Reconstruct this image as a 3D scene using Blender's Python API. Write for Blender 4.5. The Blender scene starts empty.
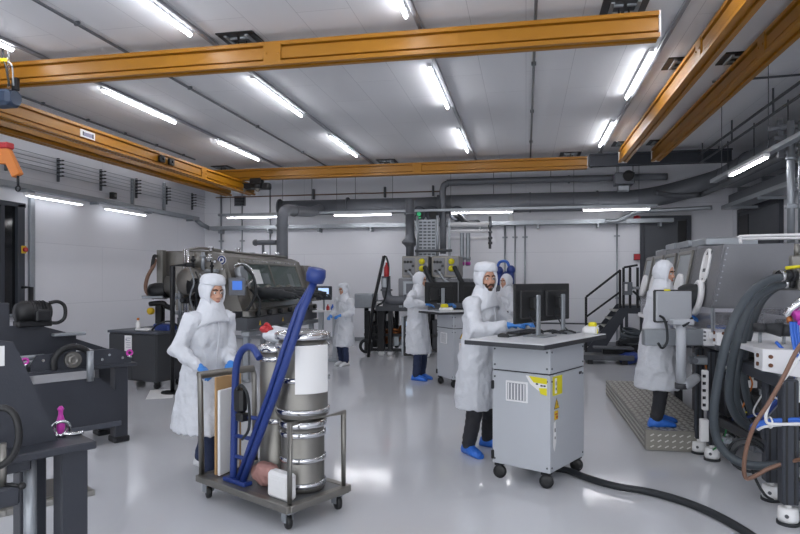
import bpy, bmesh, math, random
import numpy as np
from mathutils import Vector, Matrix, noise

SC = bpy.context.scene
COL = SC.collection
PI = math.pi
random.seed(7)

# ---------------------------------------------------------------- camera, world, exposure
FPX, VPX, HY, EYE = 625.0, 526.0, 280.0, 1.65
YAW = math.atan((VPX - 400.0) / FPX)
CA, SA = math.cos(YAW), math.sin(YAW)
cam = bpy.data.cameras.new('camera')
cam_ob = bpy.data.objects.new('camera', cam)
COL.objects.link(cam_ob)
cam.sensor_width = 36.0
cam.lens = 36.0 * FPX / 800.0
cam.shift_y = (HY - 267.0) / 800.0
cam.clip_start, cam.clip_end = 0.05, 200
cam_ob.location = (0, 0, EYE)
cam_ob.rotation_euler = (PI / 2, 0, YAW)
SC.camera = cam_ob

wd = bpy.data.worlds.new('world')
SC.world = wd
wd.use_nodes = True
wd.node_tree.nodes['Background'].inputs[0].default_value = (0.93, 0.955, 1.0, 1)
wd.node_tree.nodes['Background'].inputs[1].default_value = 1.5

SC.view_settings.view_transform = 'Standard'
SC.view_settings.look = 'None'
SC.view_settings.gamma = 1.0
SC.view_settings.use_curve_mapping = False
SC.view_settings.exposure = 0.72
try:
    SC.cycles.use_denoising = True
    SC.cycles.max_bounces = 8
    SC.cycles.diffuse_bounces = 5
    SC.cycles.glossy_bounces = 4
    SC.cycles.transmission_bounces = 6
    SC.cycles.sample_clamp_indirect = 6.0
except Exception:
    pass
TUBE = 22.0          # emission of the fluorescent tubes

ROOM_L, ROOM_R, ROOM_B, ROOM_F, H = -9.0, 4.9, 16.4, -4.0, 4.5


def cw(r, d, z=0.0):
    """a point r metres to the right of the eye and d metres ahead of it, as room coordinates"""
    return Vector((r * CA - d * SA, r * SA + d * CA, z))


def dp(px, py, d):
    return cw((px - 400) / FPX * d, d, EYE + (HY - py) / FPX * d)


def zp(px, py, z=0.0):
    d = FPX * (z - EYE) / (HY - py)
    return cw((px - 400) / FPX * d, d, z)


# ---------------------------------------------------------------- materials
def lin(c):
    return c / 12.92 if c <= 0.04045 else ((c + 0.055) / 1.055) ** 2.4


def rgb(h):
    return tuple(lin(int(h[i:i + 2], 16) / 255) for i in (0, 2, 4)) + (1,)


def mat(name, col, rough=0.5, metal=0.0, bump=None, var=0.0, vscale=3.0, coat=0.0, emit=None, trans=0.0, alpha=1.0, aniso=None, spec=0.5):
    m = bpy.data.materials.new(name)
    m.use_nodes = True
    nt = m.node_tree
    b = nt.nodes['Principled BSDF']
    c = rgb(col) if isinstance(col, str) else col
    b.inputs['Base Color'].default_value = c
    b.inputs['Roughness'].default_value = rough
    b.inputs['Metallic'].default_value = metal
    b.inputs['Coat Weight'].default_value = coat
    b.inputs['Specular IOR Level'].default_value = spec
    if trans:
        b.inputs['Transmission Weight'].default_value = trans
        b.inputs['IOR'].default_value = 1.12
    if alpha < 1:
        b.inputs['Alpha'].default_value = alpha
    if emit:
        b.inputs['Emission Color'].default_value = rgb(emit[0])
        b.inputs['Emission Strength'].default_value = emit[1]
    tc = None
    if var or bump or aniso:
        tc = nt.nodes.new('ShaderNodeTexCoord')
    if var:
        n = nt.nodes.new('ShaderNodeTexNoise')
        n.inputs['Scale'].default_value = vscale
        n.inputs['Detail'].default_value = 6
        nt.links.new(tc.outputs['Object'], n.inputs['Vector'])
        r = nt.nodes.new('ShaderNodeMix')
        r.data_type = 'RGBA'
        r.inputs[6].default_value = tuple(x * (1 - var) for x in c[:3]) + (1,)
        r.inputs[7].default_value = tuple(min(1, x * (1 + var)) for x in c[:3]) + (1,)
        nt.links.new(n.outputs['Fac'], r.inputs[0])
        nt.links.new(r.outputs[2], b.inputs['Base Color'])
        mr = nt.nodes.new('ShaderNodeMapRange')
        mr.inputs[3].default_value = max(0, rough - 0.06)
        mr.inputs[4].default_value = min(1, rough + 0.08)
        nt.links.new(n.outputs['Fac'], mr.inputs[0])
        nt.links.new(mr.outputs[0], b.inputs['Roughness'])
    if bump or aniso:
        n2 = nt.nodes.new('ShaderNodeTexNoise')
        sc = bump[0] if bump else 40
        n2.inputs['Scale'].default_value = sc
        n2.inputs['Detail'].default_value = 5
        src = tc.outputs['Object']
        if aniso:
            mp = nt.nodes.new('ShaderNodeMapping')
            mp.inputs['Scale'].default_value = aniso
            nt.links.new(src, mp.inputs[0])
            src = mp.outputs[0]
        nt.links.new(src, n2.inputs['Vector'])
        bp = nt.nodes.new('ShaderNodeBump')
        bp.inputs['Strength'].default_value = bump[1] if bump else 0.1
        bp.inputs['Distance'].default_value = 0.02
        nt.links.new(n2.outputs['Fac'], bp.inputs['Height'])
        nt.links.new(bp.outputs['Normal'], b.inputs['Normal'])
    return m


def seam_mat(name, col, seam, sx, sy, bw, bh, axes, rough=0.6, mortar=0.004, var=0.03, offset=0.5):
    """painted panels with thin joints; axes picks which object axes run along and across the panels"""
    m = mat(name, col, rough)
    nt = m.node_tree
    b = nt.nodes['Principled BSDF']
    tc = nt.nodes.new('ShaderNodeTexCoord')
    sp = nt.nodes.new('ShaderNodeSeparateXYZ')
    cb = nt.nodes.new('ShaderNodeCombineXYZ')
    nt.links.new(tc.outputs['Object'], sp.inputs[0])
    nt.links.new(sp.outputs[axes[0]], cb.inputs[0])
    nt.links.new(sp.outputs[axes[1]], cb.inputs[1])
    br = nt.nodes.new('ShaderNodeTexBrick')
    br.offset = offset
    br.inputs['Scale'].default_value = 1.0
    br.inputs['Brick Width'].default_value = bw
    br.inputs['Row Height'].default_value = bh
    br.inputs['Mortar Size'].default_value = mortar
    br.inputs['Mortar Smooth'].default_value = 0.3
    c = rgb(col)
    br.inputs['Color1'].default_value = tuple(x * (1 + var) for x in c[:3]) + (1,)
    br.inputs['Color2'].default_value = tuple(x * (1 - var) for x in c[:3]) + (1,)
    br.inputs['Mortar'].default_value = rgb(seam)
    nt.links.new(cb.outputs[0], br.inputs['Vector'])
    nt.links.new(br.outputs['Color'], b.inputs['Base Color'])
    return m


M = {}
M['wall'] = seam_mat('wall_paint', 'dfe0e5', 'cdced4', 1, 1, 6.0, 1.18, ('Y', 'Z'), 0.55, 0.006, 0.01)
M['wall_b'] = seam_mat('wall_paint_back', 'dfe0e5', 'cdced4', 1, 1, 6.0, 1.18, ('X', 'Z'), 0.55, 0.006, 0.01)
M['ceiling'] = seam_mat('ceiling_panel', 'e2e3e6', 'b4b5ba', 1, 1, 2.4, 0.6, ('Y', 'X'), 0.7, 0.003, 0.02, 0.37)
M['floor'] = mat('epoxy_floor', 'cdcfd3', 0.1, 0.0, var=0.04, vscale=0.8, spec=0.6)
M['white_metal'] = mat('white_powder_coat', 'e4e4e6', 0.4, var=0.03)
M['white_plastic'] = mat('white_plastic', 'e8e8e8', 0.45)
M['trunk'] = mat('grey_channel', '8e9197', 0.5, 0.3)
M['socket'] = mat('socket_bronze', '6e4a38', 0.4, 0.6)
M['monitor_grey'] = mat('monitor_grey', 'a4a7ac', 0.45)
M['trim'] = mat('grey_trim', '8a8d92', 0.5)
M['orange'] = mat('crane_yellow_paint', 'a06b0a', 0.4, var=0.06, vscale=2)
M['jib'] = mat('orange_paint', 'c8742a', 0.42, var=0.06)
M['anthracite'] = mat('anthracite_paint', '34373f', 0.42, var=0.05, vscale=4, bump=(90, 0.05))
M['anth_light'] = mat('anthracite_edge', '4b4f58', 0.45)
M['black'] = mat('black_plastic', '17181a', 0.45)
M['black_metal'] = mat('black_metal', '1f2023', 0.4, 0.3)
M['rubber'] = mat('black_rubber', '202428', 0.55)
M['hose'] = mat('grey_hose', '40474d', 0.5, bump=(120, 0.15))
M['steel'] = mat('brushed_steel', '86847f', 0.38, 0.85, var=0.08, vscale=5, aniso=(1, 1, 60))
M['steel_warm'] = mat('stainless_plate', '827f7a', 0.4, 0.8, var=0.08, vscale=3, aniso=(60, 1, 1))
M['steel_cool'] = mat('satin_steel', '747579', 0.42, 0.6, var=0.06, vscale=3, aniso=(1, 60, 1))
M['chrome'] = mat('polished_steel', 'cfd0d2', 0.14, 1.0)
M['galv'] = mat('galvanised_steel', '9ea3a8', 0.42, 0.7, var=0.12, vscale=14)
M['duct'] = mat('grey_duct', '6a6d73', 0.5, 0.25, var=0.05, vscale=3)
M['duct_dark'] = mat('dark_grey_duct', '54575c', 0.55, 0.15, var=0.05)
M['lag'] = mat('duct_lagging', '63666c', 0.6, 0.1, var=0.06)
M['beam_dark'] = mat('dark_steel_beam', '3b3f47', 0.5, 0.2)
M['desk_grey'] = mat('cabinet_grey', 'b4b8be', 0.45, var=0.03)
M['desk_top'] = mat('worktop_grey', 'cfd1d4', 0.35)
M['edge_dark'] = mat('worktop_edge', '35373b', 0.5)
M['yellow'] = mat('yellow_label', 'ded21c', 0.5)
M['yellow_sign'] = mat('warning_yellow', 'd8b21a', 0.5)
M['paper'] = mat('paper', 'e6e6e6', 0.7)
M['ink'] = mat('ink', '26262c', 0.6)
M['ink_grey'] = mat('grey_ink', '8a8aa0', 0.6)
M['red'] = mat('red_plastic', 'b0242a', 0.4)
M['blue'] = mat('blue_paint', '22397c', 0.4, var=0.06)
M['blue_bright'] = mat('blue_tubing', '3166c4', 0.35)
M['glove'] = mat('blue_nitrile', '3f86d6', 0.42, bump=(60, 0.15))
M['cover'] = mat('blue_overshoe', '2f6fd0', 0.45, bump=(35, 0.5))
M['shoe_white'] = mat('white_overshoe', 'd9dadc', 0.55, bump=(35, 0.4))
M['magenta'] = mat('magenta_paint', 'c23aa6', 0.35)
M['green'] = mat('green_plastic', '2c8f4e', 0.45)
M['brown'] = mat('brown_cable', '7a5c4c', 0.5)
M['card'] = mat('cardboard', 'b08d62', 0.8, var=0.06)
M['pink_cloth'] = mat('dusty_pink_cloth', 'a77d76', 0.85, bump=(25, 0.5))
M['fabric'] = mat('cleanroom_fabric', 'd6d9df', 0.62, bump=(14, 1.0))
M['hoodfab'] = mat('cleanroom_hood_fabric', 'd9dce2', 0.6, bump=(28, 0.5))
M['trousers_dark'] = mat('charcoal_trousers', '2b2c31', 0.8, bump=(30, 0.4))
M['trousers_navy'] = mat('navy_trousers', '25304e', 0.8, bump=(30, 0.4))
M['skin'] = mat('skin', 'c99a82', 0.5, var=0.05, vscale=18)
M['lips'] = mat('lip_skin', 'a8685c', 0.5)
M['beard'] = mat('brown_beard', '4c3628', 0.85, bump=(140, 0.6))
M['hair'] = mat('dark_hair', '2c211b', 0.8, bump=(140, 0.5))
M['eye'] = mat('eye_white', 'd8d4cf', 0.25)
M['iris'] = mat('dark_iris', '2e221c', 0.2)
M['glass'] = mat('clear_glass', (0.93, 0.97, 0.96, 1), 0.04, trans=1.0)
M['acrylic'] = mat('clear_acrylic', (0.9, 0.9, 0.95, 1), 0.06, trans=0.9)
M['dark_glass'] = mat('dark_glass', '15171b', 0.1)
M['screen_blue'] = mat('lit_screen_blue', '1c4a9c', 0.3, emit=('3a78d8', 0.4))
M['screen_white'] = mat('lit_screen_white', 'a8c4e4', 0.3, emit=('bcd6f4', 0.55))
M['lamp_green'] = mat('lit_green_sign', '1d7a50', 0.4, emit=('2fa56c', 0.5))
M['tube'] = mat('fluorescent_tube', 'ffffff', 0.5, emit=('fafaff', TUBE))
M['copper'] = mat('copper', 'a0643c', 0.35, 0.8)


def tread_mat():
    m = mat('tread_plate', 'a6a49e', 0.36, 0.8)
    nt = m.node_tree
    b = nt.nodes['Principled BSDF']
    tc = nt.nodes.new('ShaderNodeTexCoord')
    outs = []
    for ang, off in ((PI / 4, 0.0), (-PI / 4, 0.0)):
        mp = nt.nodes.new('ShaderNodeMapping')
        mp.inputs['Rotation'].default_value = (0, 0, ang)
        nt.links.new(tc.outputs['Object'], mp.inputs[0])
        br = nt.nodes.new('ShaderNodeTexBrick')
        br.inputs['Scale'].default_value = 1
        br.inputs['Brick Width'].default_value = 0.06
        br.inputs['Row Height'].default_value = 0.06
        br.inputs['Mortar Size'].default_value = 0.011
        br.inputs['Mortar Smooth'].default_value = 0.6
        nt.links.new(mp.outputs[0], br.inputs['Vector'])
        outs.append(br.outputs['Fac'])
    ad = nt.nodes.new('ShaderNodeMath')
    ad.operation = 'MULTIPLY'
    nt.links.new(outs[0], ad.inputs[0])
    nt.links.new(outs[1], ad.inputs[1])
    bp = nt.nodes.new('ShaderNodeBump')
    bp.inputs['Strength'].default_value = 0.8
    bp.inputs['Distance'].default_value = 0.01
    nt.links.new(outs[0], bp.inputs['Height'])
    nt.links.new(bp.outputs['Normal'], b.inputs['Normal'])
    return m


M['tread'] = tread_mat()
M['pale_bar'] = mat('pale_bar_metal', 'cfcdc7', 0.35, 0.4)  # raised bars, coloured paler than the plate under them
M['platform'] = mat('checker_plate', '8b8881', 0.42, 0.6, var=0.08, vscale=8)


# ---------------------------------------------------------------- mesh helpers
def frame_of(axis):
    a = Vector(axis).normalized()
    t = Vector((0, 0, 1)) if abs(a.z) < 0.9 else Vector((1, 0, 0))
    u = a.cross(t).normalized()
    return u, a.cross(u).normalized(), a


def spline(pts, k=6):
    """points on a Catmull-Rom curve through pts"""
    P = [Vector(p) for p in pts]
    if len(P) < 3:
        return P
    Q = [P[0] * 2 - P[1]] + P + [P[-1] * 2 - P[-2]]
    out = []
    for i in range(1, len(Q) - 2):
        p0, p1, p2, p3 = Q[i - 1:i + 3]
        for j in range(k):
            t = j / k
            out.append(0.5 * ((2 * p1) + (p2 - p0) * t + (2 * p0 - 5 * p1 + 4 * p2 - p3) * t * t + (3 * p1 - p0 - 3 * p2 + p3) * t ** 3))
    out.append(P[-1])
    return out


class MB:
    def __init__(s):
        s.v, s.f, s.s = [], [], []

    def add(s, verts, faces, smooth=False):
        n = len(s.v)
        s.v += [Vector(p) for p in verts]
        for f in faces:
            s.f.append([i + n for i in f])
            s.s.append(smooth)
        return s

    def box(s, c, d, bev=0.0, rot=None):
        """box with centre c and size d, its edges chamfered by bev; rot is a turn about z or a 3x3 matrix"""
        R = Matrix.Identity(3) if rot is None else (rot if isinstance(rot, Matrix) else Matrix.Rotation(rot, 3, 'Z'))
        c = Vector(c)
        h = [x / 2 for x in d]
        b = min(bev, min(h) * 0.9)
        if b <= 0:
            vs = [(x * h[0], y * h[1], z * h[2]) for x in (-1, 1) for y in (-1, 1) for z in (-1, 1)]
            fs = [(0, 1, 3, 2), (4, 6, 7, 5), (0, 4, 5, 1), (2, 3, 7, 6), (0, 2, 6, 4), (1, 5, 7, 3)]
            return s.add([c + R @ Vector(v) for v in vs], fs)
        vs, ix = [], {}
        for x in (-1, 1):
            for y in (-1, 1):
                for z in (-1, 1):
                    for ax in range(3):
                        q = [x * (h[0] - b), y * (h[1] - b), z * (h[2] - b)]
                        q[ax] = (x, y, z)[ax] * h[ax]
                        ix[(x, y, z, ax)] = len(vs)
                        vs.append(q)
        fs = []
        ring = [(-1, -1), (1, -1), (1, 1), (-1, 1)]
        for ax in range(3):
            for sg in (-1, 1):
                f = []
                for p, q in ring:
                    k = [p, q]
                    k.insert(ax, sg)
                    f.append(ix[tuple(k) + (ax,)])
                fs.append(f)
        for ax in range(3):
            o1, o2 = [i for i in range(3) if i != ax]
            for p, q in ring:
                a, e = [0, 0, 0], [0, 0, 0]
                for k, sg in ((a, -1), (e, 1)):
                    k[ax], k[o1], k[o2] = sg, p, q
                fs.append([ix[tuple(a) + (o1,)], ix[tuple(e) + (o1,)], ix[tuple(e) + (o2,)], ix[tuple(a) + (o2,)]])
        for x in (-1, 1):
            for y in (-1, 1):
                for z in (-1, 1):
                    fs.append([ix[(x, y, z, i)] for i in range(3)])
        return s.add([c + R @ Vector(v) for v in vs], fs)

    def bar(s, p0, p1, w, h, bev=0.0, up=(0, 0, 1)):
        """a square bar from p0 to p1, w across and h along up"""
        p0, p1 = Vector(p0), Vector(p1)
        a = (p1 - p0)
        L = a.length
        a.normalize()
        u = Vector(up)
        if abs(a.dot(u)) > 0.95:
            u = Vector((0, 1, 0))
        y = u.cross(a).normalized()
        z = a.cross(y)
        return s.box((p0 + p1) / 2, (L, w, h), bev, Matrix((a, y, z)).transposed())

    def cyl(s, p0, p1, r0, r1=None, n=16, cap=True):
        r1 = r0 if r1 is None else r1
        u, v, a = frame_of(Vector(p1) - Vector(p0))
        vs = []
        for p, r in ((Vector(p0), r0), (Vector(p1), r1)):
            vs += [p + r * (math.cos(2 * PI * i / n) * u + math.sin(2 * PI * i / n) * v) for i in range(n)]
        s.add(vs, [(i, (i + 1) % n, n + (i + 1) % n, n + i) for i in range(n)], True)
        if cap:
            k = len(s.v) - 2 * n
            s.f += [[k + i for i in range(n)][::-1], [k + n + i for i in range(n)]]
            s.s += [False, False]
        return s

    def tube(s, pts, r, n=8, k=6, smooth=True):
        P = spline(pts, k) if smooth else [Vector(p) for p in pts]
        m = len(P)
        rr = [r] * m if not isinstance(r, (list, tuple)) else [r[min(len(r) - 1, int(i / (m - 1) * (len(r) - 1) + 0.5))] for i in range(m)]
        u, v, a = frame_of(P[1] - P[0])
        vs = []
        for i in range(m):
            t = (P[min(i + 1, m - 1)] - P[max(i - 1, 0)]).normalized()
            u = (u - t * u.dot(t))
            u = u.normalized() if u.length > 1e-6 else frame_of(t)[0]
            w = t.cross(u)
            g = 1.0
            if not smooth and 0 < i < m - 1:
                cs = (P[i + 1] - P[i]).normalized().dot((P[i] - P[i - 1]).normalized())
                g = 1 / max(0.5, math.sqrt((1 + cs) / 2))
            vs += [P[i] + rr[i] * g * (math.cos(2 * PI * j / n) * u + math.sin(2 * PI * j / n) * w) for j in range(n)]
        fs = [(i * n + j, i * n + (j + 1) % n, (i + 1) * n + (j + 1) % n, (i + 1) * n + j) for i in range(m - 1) for j in range(n)]
        s.add(vs, fs, True)
        k0 = len(s.v) - m * n
        s.f += [[k0 + j for j in range(n)][::-1], [k0 + (m - 1) * n + j for j in range(n)]]
        s.s += [False, False]
        return s

    def lathe(s, prof, base, axis=(0, 0, 1), n=24, smooth=True):
        """turn a profile of (radius, height) about axis through base"""
        u, v, a = frame_of(axis)
        b = Vector(base)
        vs = []
        for r, z in prof:
            r = max(r, 1e-4)
            vs += [b + a * z + r * (math.cos(2 * PI * i / n) * u + math.sin(2 * PI * i / n) * v) for i in range(n)]
        m = len(prof)
        fs = [(i * n + j, i * n + (j + 1) % n, (i + 1) * n + (j + 1) % n, (i + 1) * n + j) for i in range(m - 1) for j in range(n)]
        s.add(vs, fs, smooth)
        k0 = len(s.v) - m * n
        s.f += [[k0 + j for j in range(n)][::-1], [k0 + (m - 1) * n + j for j in range(n)]]
        s.s += [False, False]
        return s

    def ell(s, c, r, R=None, nu=16, nv=10):
        R = R or Matrix.Identity(3)
        c = Vector(c)
        vs = [c + R @ Vector((0, 0, -r[2]))]
        for j in range(1, nv):
            t = -PI / 2 + PI * j / nv
            vs += [c + R @ Vector((r[0] * math.cos(t) * math.cos(2 * PI * i / nu), r[1] * math.cos(t) * math.sin(2 * PI * i / nu), r[2] * math.sin(t))) for i in range(nu)]
        vs.append(c + R @ Vector((0, 0, r[2])))
        fs = [(0, 1 + (i + 1) % nu, 1 + i) for i in range(nu)]
        for j in range(nv - 2):
            a, b = 1 + j * nu, 1 + (j + 1) * nu
            fs += [(a + i, a + (i + 1) % nu, b + (i + 1) % nu, b + i) for i in range(nu)]
        a, t = 1 + (nv - 2) * nu, len(vs) - 1
        fs += [(a + i, a + (i + 1) % nu, t) for i in range(nu)]
        return s.add(vs, fs, True)

    def prism(s, poly, vec):
        """a flat outline pushed along vec"""
        n = len(poly)
        P = [Vector(p) for p in poly]
        vec = Vector(vec)
        s.add(P + [p + vec for p in P], [list(range(n))[::-1], list(range(n, 2 * n))] + [(i, (i + 1) % n, n + (i + 1) % n, n + i) for i in range(n)])
        return s

    def loft(s, rings, cap=True, smooth=True):
        n = len(rings[0])
        vs = [p for r in rings for p in r]
        m = len(rings)
        s.add(vs, [(i * n + j, i * n + (j + 1) % n, (i + 1) * n + (j + 1) % n, (i + 1) * n + j) for i in range(m - 1) for j in range(n)], smooth)
        if cap:
            k0 = len(s.v) - m * n
            s.f += [[k0 + j for j in range(n)][::-1], [k0 + (m - 1) * n + j for j in range(n)]]
            s.s += [False, False]
        return s

    def ring(s, c, axis, R, r, n=28, k=8):
        """a torus"""
        u, v, a = frame_of(axis)
        c = Vector(c)
        vs = []
        for i in range(n):
            e = math.cos(2 * PI * i / n) * u + math.sin(2 * PI * i / n) * v
            vs += [c + e * (R + r * math.cos(2 * PI * j / k)) + a * (r * math.sin(2 * PI * j / k)) for j in range(k)]
        return s.add(vs, [(i * k + j, i * k + (j + 1) % k, ((i + 1) % n) * k + (j + 1) % k, ((i + 1) % n) * k + j) for i in range(n) for j in range(k)], True)

    def mesh(s, name):
        me = bpy.data.meshes.new(name)
        me.from_pydata([tuple(p) for p in s.v], [], s.f)
        me.polygons.foreach_set('use_smooth', s.s)
        bm = bmesh.new()
        bm.from_mesh(me)
        bmesh.ops.recalc_face_normals(bm, faces=bm.faces)
        bm.to_mesh(me)
        bm.free()
        return me

    def build(s, name, m, parent=None, second=None, first_faces=0):
        me = s.mesh(name)
        me.materials.append(M[m] if isinstance(m, str) else m)
        if second:
            me.materials.append(M[second])
            for p in me.polygons:
                p.material_index = 1 if p.index >= first_faces else 0
        o = bpy.data.objects.new(name, me)
        COL.objects.link(o)
        if parent:
            o.parent = parent
        return o


def tag(o, label=None, cat=None, group=None, kind=None):
    if label:
        o['label'] = label
    if cat:
        o['category'] = cat
    if group:
        o['group'] = group
    if kind:
        o['kind'] = kind
    return o


def thing(name, loc, rz, label, cat, group=None):
    o = bpy.data.objects.new(name, None)
    o.empty_display_size = 0.1
    COL.objects.link(o)
    o.location = loc
    o.rotation_euler = (0, 0, rz)
    return tag(o, label, cat, group)


def struct(o):
    o['kind'] = 'structure'
    return o


def copy_tree(o, parent=None):
    c = o.copy()
    COL.objects.link(c)
    c.parent = parent
    for ch in list(o.children):
        copy_tree(ch, c)
    return c


def again(o, loc, rz, label, group=None):
    c = copy_tree(o)
    c.location = loc
    c.rotation_euler = (0, 0, rz)
    c['label'] = label
    if group:
        c['group'] = group
    return c


def B(c, d, bev=0.0, rot=None):
    return MB().box(c, d, bev, rot)


def single(mb, name, m, label, cat, group=None):
    return tag(mb.build(name, m), label, cat, group)


def remesh(mb, voxel, iters=4):
    """weld overlapping closed shapes into one skin"""
    me = mb.mesh('skin_source')
    o = bpy.data.objects.new('skin_source', me)
    COL.objects.link(o)
    r = o.modifiers.new('remesh', 'REMESH')
    r.mode = 'VOXEL'
    r.voxel_size = voxel
    r.use_smooth_shade = True
    sm = o.modifiers.new('smooth', 'SMOOTH')
    sm.factor = 0.5
    sm.iterations = iters
    dg = bpy.context.evaluated_depsgraph_get()
    new = bpy.data.meshes.new_from_object(o.evaluated_get(dg))
    bpy.data.objects.remove(o)
    bpy.data.meshes.remove(me)
    new.polygons.foreach_set('use_smooth', [True] * len(new.polygons))
    return new


def skin_ob(mb, name, m, parent, voxel, iters=4, wrinkle=0.0, seed=0.0, stretch=(9, 9, 4)):
    me = remesh(mb, voxel, iters)
    me.name = name
    if wrinkle:
        n = len(me.vertices)
        nor = [v.normal.copy() for v in me.vertices]
        for i in range(n):
            v = me.vertices[i]
            c = v.co
            q = Vector((c.x * stretch[0] + seed, c.y * stretch[1], c.z * stretch[2]))
            w = 1 - abs(noise.noise(q)) * 2.2
            w2 = noise.noise(q * 2.3 + Vector((5, 1, 3)))
            v.co = c + nor[i] * wrinkle * max(-0.3, 0.7 * w + 0.5 * w2 - 0.3)
    me.materials.clear()
    me.materials.append(M[m])
    o = bpy.data.objects.new(name, me)
    COL.objects.link(o)
    o.parent = parent
    return o


def lettering(txt, size, m, parent, loc, rot, name='lettering'):
    cu = bpy.data.curves.new('letters', 'FONT')
    cu.body = txt
    cu.size = size
    cu.extrude = 0.0008
    cu.align_x = 'CENTER'
    cu.align_y = 'CENTER'
    o = bpy.data.objects.new('letters', cu)
    COL.objects.link(o)
    dg = bpy.context.evaluated_depsgraph_get()
    me = bpy.data.meshes.new_from_object(o.evaluated_get(dg))
    bpy.data.objects.remove(o)
    me.materials.clear()
    me.materials.append(M[m])
    t = bpy.data.objects.new(name, me)
    COL.objects.link(t)
    t.parent = parent
    t.location = loc
    t.rotation_euler = rot
    return t

# ---------------------------------------------------------------- room shell
T = 0.2
struct(B(((ROOM_L + ROOM_R) / 2, (ROOM_B + ROOM_F) / 2, -T / 2), (ROOM_R - ROOM_L + 2 * T, ROOM_B - ROOM_F + 2 * T, T)).build('floor', 'floor'))
struct(B(((ROOM_L + ROOM_R) / 2, (ROOM_B + ROOM_F) / 2, H + T / 2), (ROOM_R - ROOM_L + 2 * T, ROOM_B - ROOM_F + 2 * T, T)).build('ceiling', 'ceiling'))
struct(B((ROOM_L - T / 2, (ROOM_B + ROOM_F) / 2, H / 2), (T, ROOM_B - ROOM_F + 2 * T, H)).build('wall_left', 'wall'))
struct(B((ROOM_R + T / 2, (ROOM_B + ROOM_F) / 2, H / 2), (T, ROOM_B - ROOM_F + 2 * T, H)).build('wall_right', 'wall'))
struct(B(((ROOM_L + ROOM_R) / 2, ROOM_B + T / 2, H / 2), (ROOM_R - ROOM_L, T, H)).build('wall_back', 'wall_b'))
for nm, c, d in (('baseboard_left', (ROOM_L + 0.01, 6.2, 0.05), (0.02, 20.3, 0.1)), ('baseboard_back', (-2.05, ROOM_B - 0.01, 0.05), (13.8, 0.02, 0.1)), ('baseboard_right', (ROOM_R - 0.01, 6.2, 0.05), (0.02, 20.3, 0.1))):
    struct(B(c, d, 0.004).build(nm, 'trim'))

# dark window high in the left wall
w = struct(B((ROOM_L + 0.005, 8.6, 2.02), (0.03, 2.3, 1.95)).build('window_1', 'dark_glass'))
mb = MB()
for c, d in (((ROOM_L + 0.04, 9.7, 2.02), (0.09, 0.16, 2.0)), ((ROOM_L + 0.04, 7.45, 2.02), (0.09, 0.1, 2.0)), ((ROOM_L + 0.04, 8.6, 3.0), (0.09, 2.4, 0.08)), ((ROOM_L + 0.04, 9.3, 2.02), (0.07, 0.08, 1.95))):
    mb.box(c, d, 0.006)
mb.build('window_frame', 'beam_dark', w)
MB().box((ROOM_L + 0.03, 9.05, 2.02), (0.03, 0.42, 1.9)).build('window_blind', 'duct_dark', w)
MB().box((ROOM_L + 0.06, 8.6, 1.02), (0.16, 2.4, 0.05), 0.006).build('window_sill', 'galv', w)


def door(name, c, w_, h, along, leafm, side):
    """a tall industrial door in its frame; along is the wall's axis"""
    x, y = c
    lx = lambda a, b, t: (t, b, a) if along == 'Y' else (b, t, a)
    root = struct(B((x, y, h / 2), (0.06, w_, h) if along == 'Y' else (w_, 0.06, h), 0.004).build(name, leafm))
    m = MB()
    for s_ in (-1, 1):
        m.box((x, y + s_ * (w_ / 2 + 0.05), h / 2 + 0.05) if along == 'Y' else (x + s_ * (w_ / 2 + 0.05), y, h / 2 + 0.05), (0.12, 0.1, h + 0.1) if along == 'Y' else (0.1, 0.12, h + 0.1), 0.006)
    m.box((x, y, h + 0.05), (0.12, w_ + 0.02, 0.1) if along == 'Y' else (w_ + 0.02, 0.12, 0.1), 0.006)
    m.build('door_frame', 'anthracite', root)
    o = side * (w_ / 2 - 0.1)
    n = -0.05
    if along == 'Y':
        MB().tube([(x + n, y + o, 1.05), (x + n - 0.04, y + o, 1.05), (x + n - 0.04, y + o - side * 0.14, 1.05)], 0.012, smooth=False).build('door_handle', 'steel', root)
    else:
        MB().tube([(x + o, y + n, 1.05), (x + o, y + n - 0.04, 1.05), (x + o - side * 0.14, y + n - 0.04, 1.05)], 0.012, smooth=False).build('door_handle', 'steel', root)
    return root


dr = door('door_2', (3.36, ROOM_B - 0.02), 0.98, 3.13, 'X', 'duct_dark', -1)
B((3.74, ROOM_B - 0.055, 1.55), (0.2, 0.02, 3.1)).build('dark_door_strip', 'black', dr)  # darkness of the open door gap, put in as a black strip
dr = door('door_3', (ROOM_R - 0.02, 14.6), 2.3, 3.18, 'Y', 'duct_dark', -1)
B((ROOM_R - 0.055, 15.45, 1.57), (0.02, 0.6, 3.1)).build('dark_door_strip', 'black', dr)

# flat white patch on the floor
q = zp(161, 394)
struct(B((q.x, q.y, 0.0015), (0.35, 0.75, 0.003), 0, 0.5).build('floor_patch', 'white_plastic'))

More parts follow.
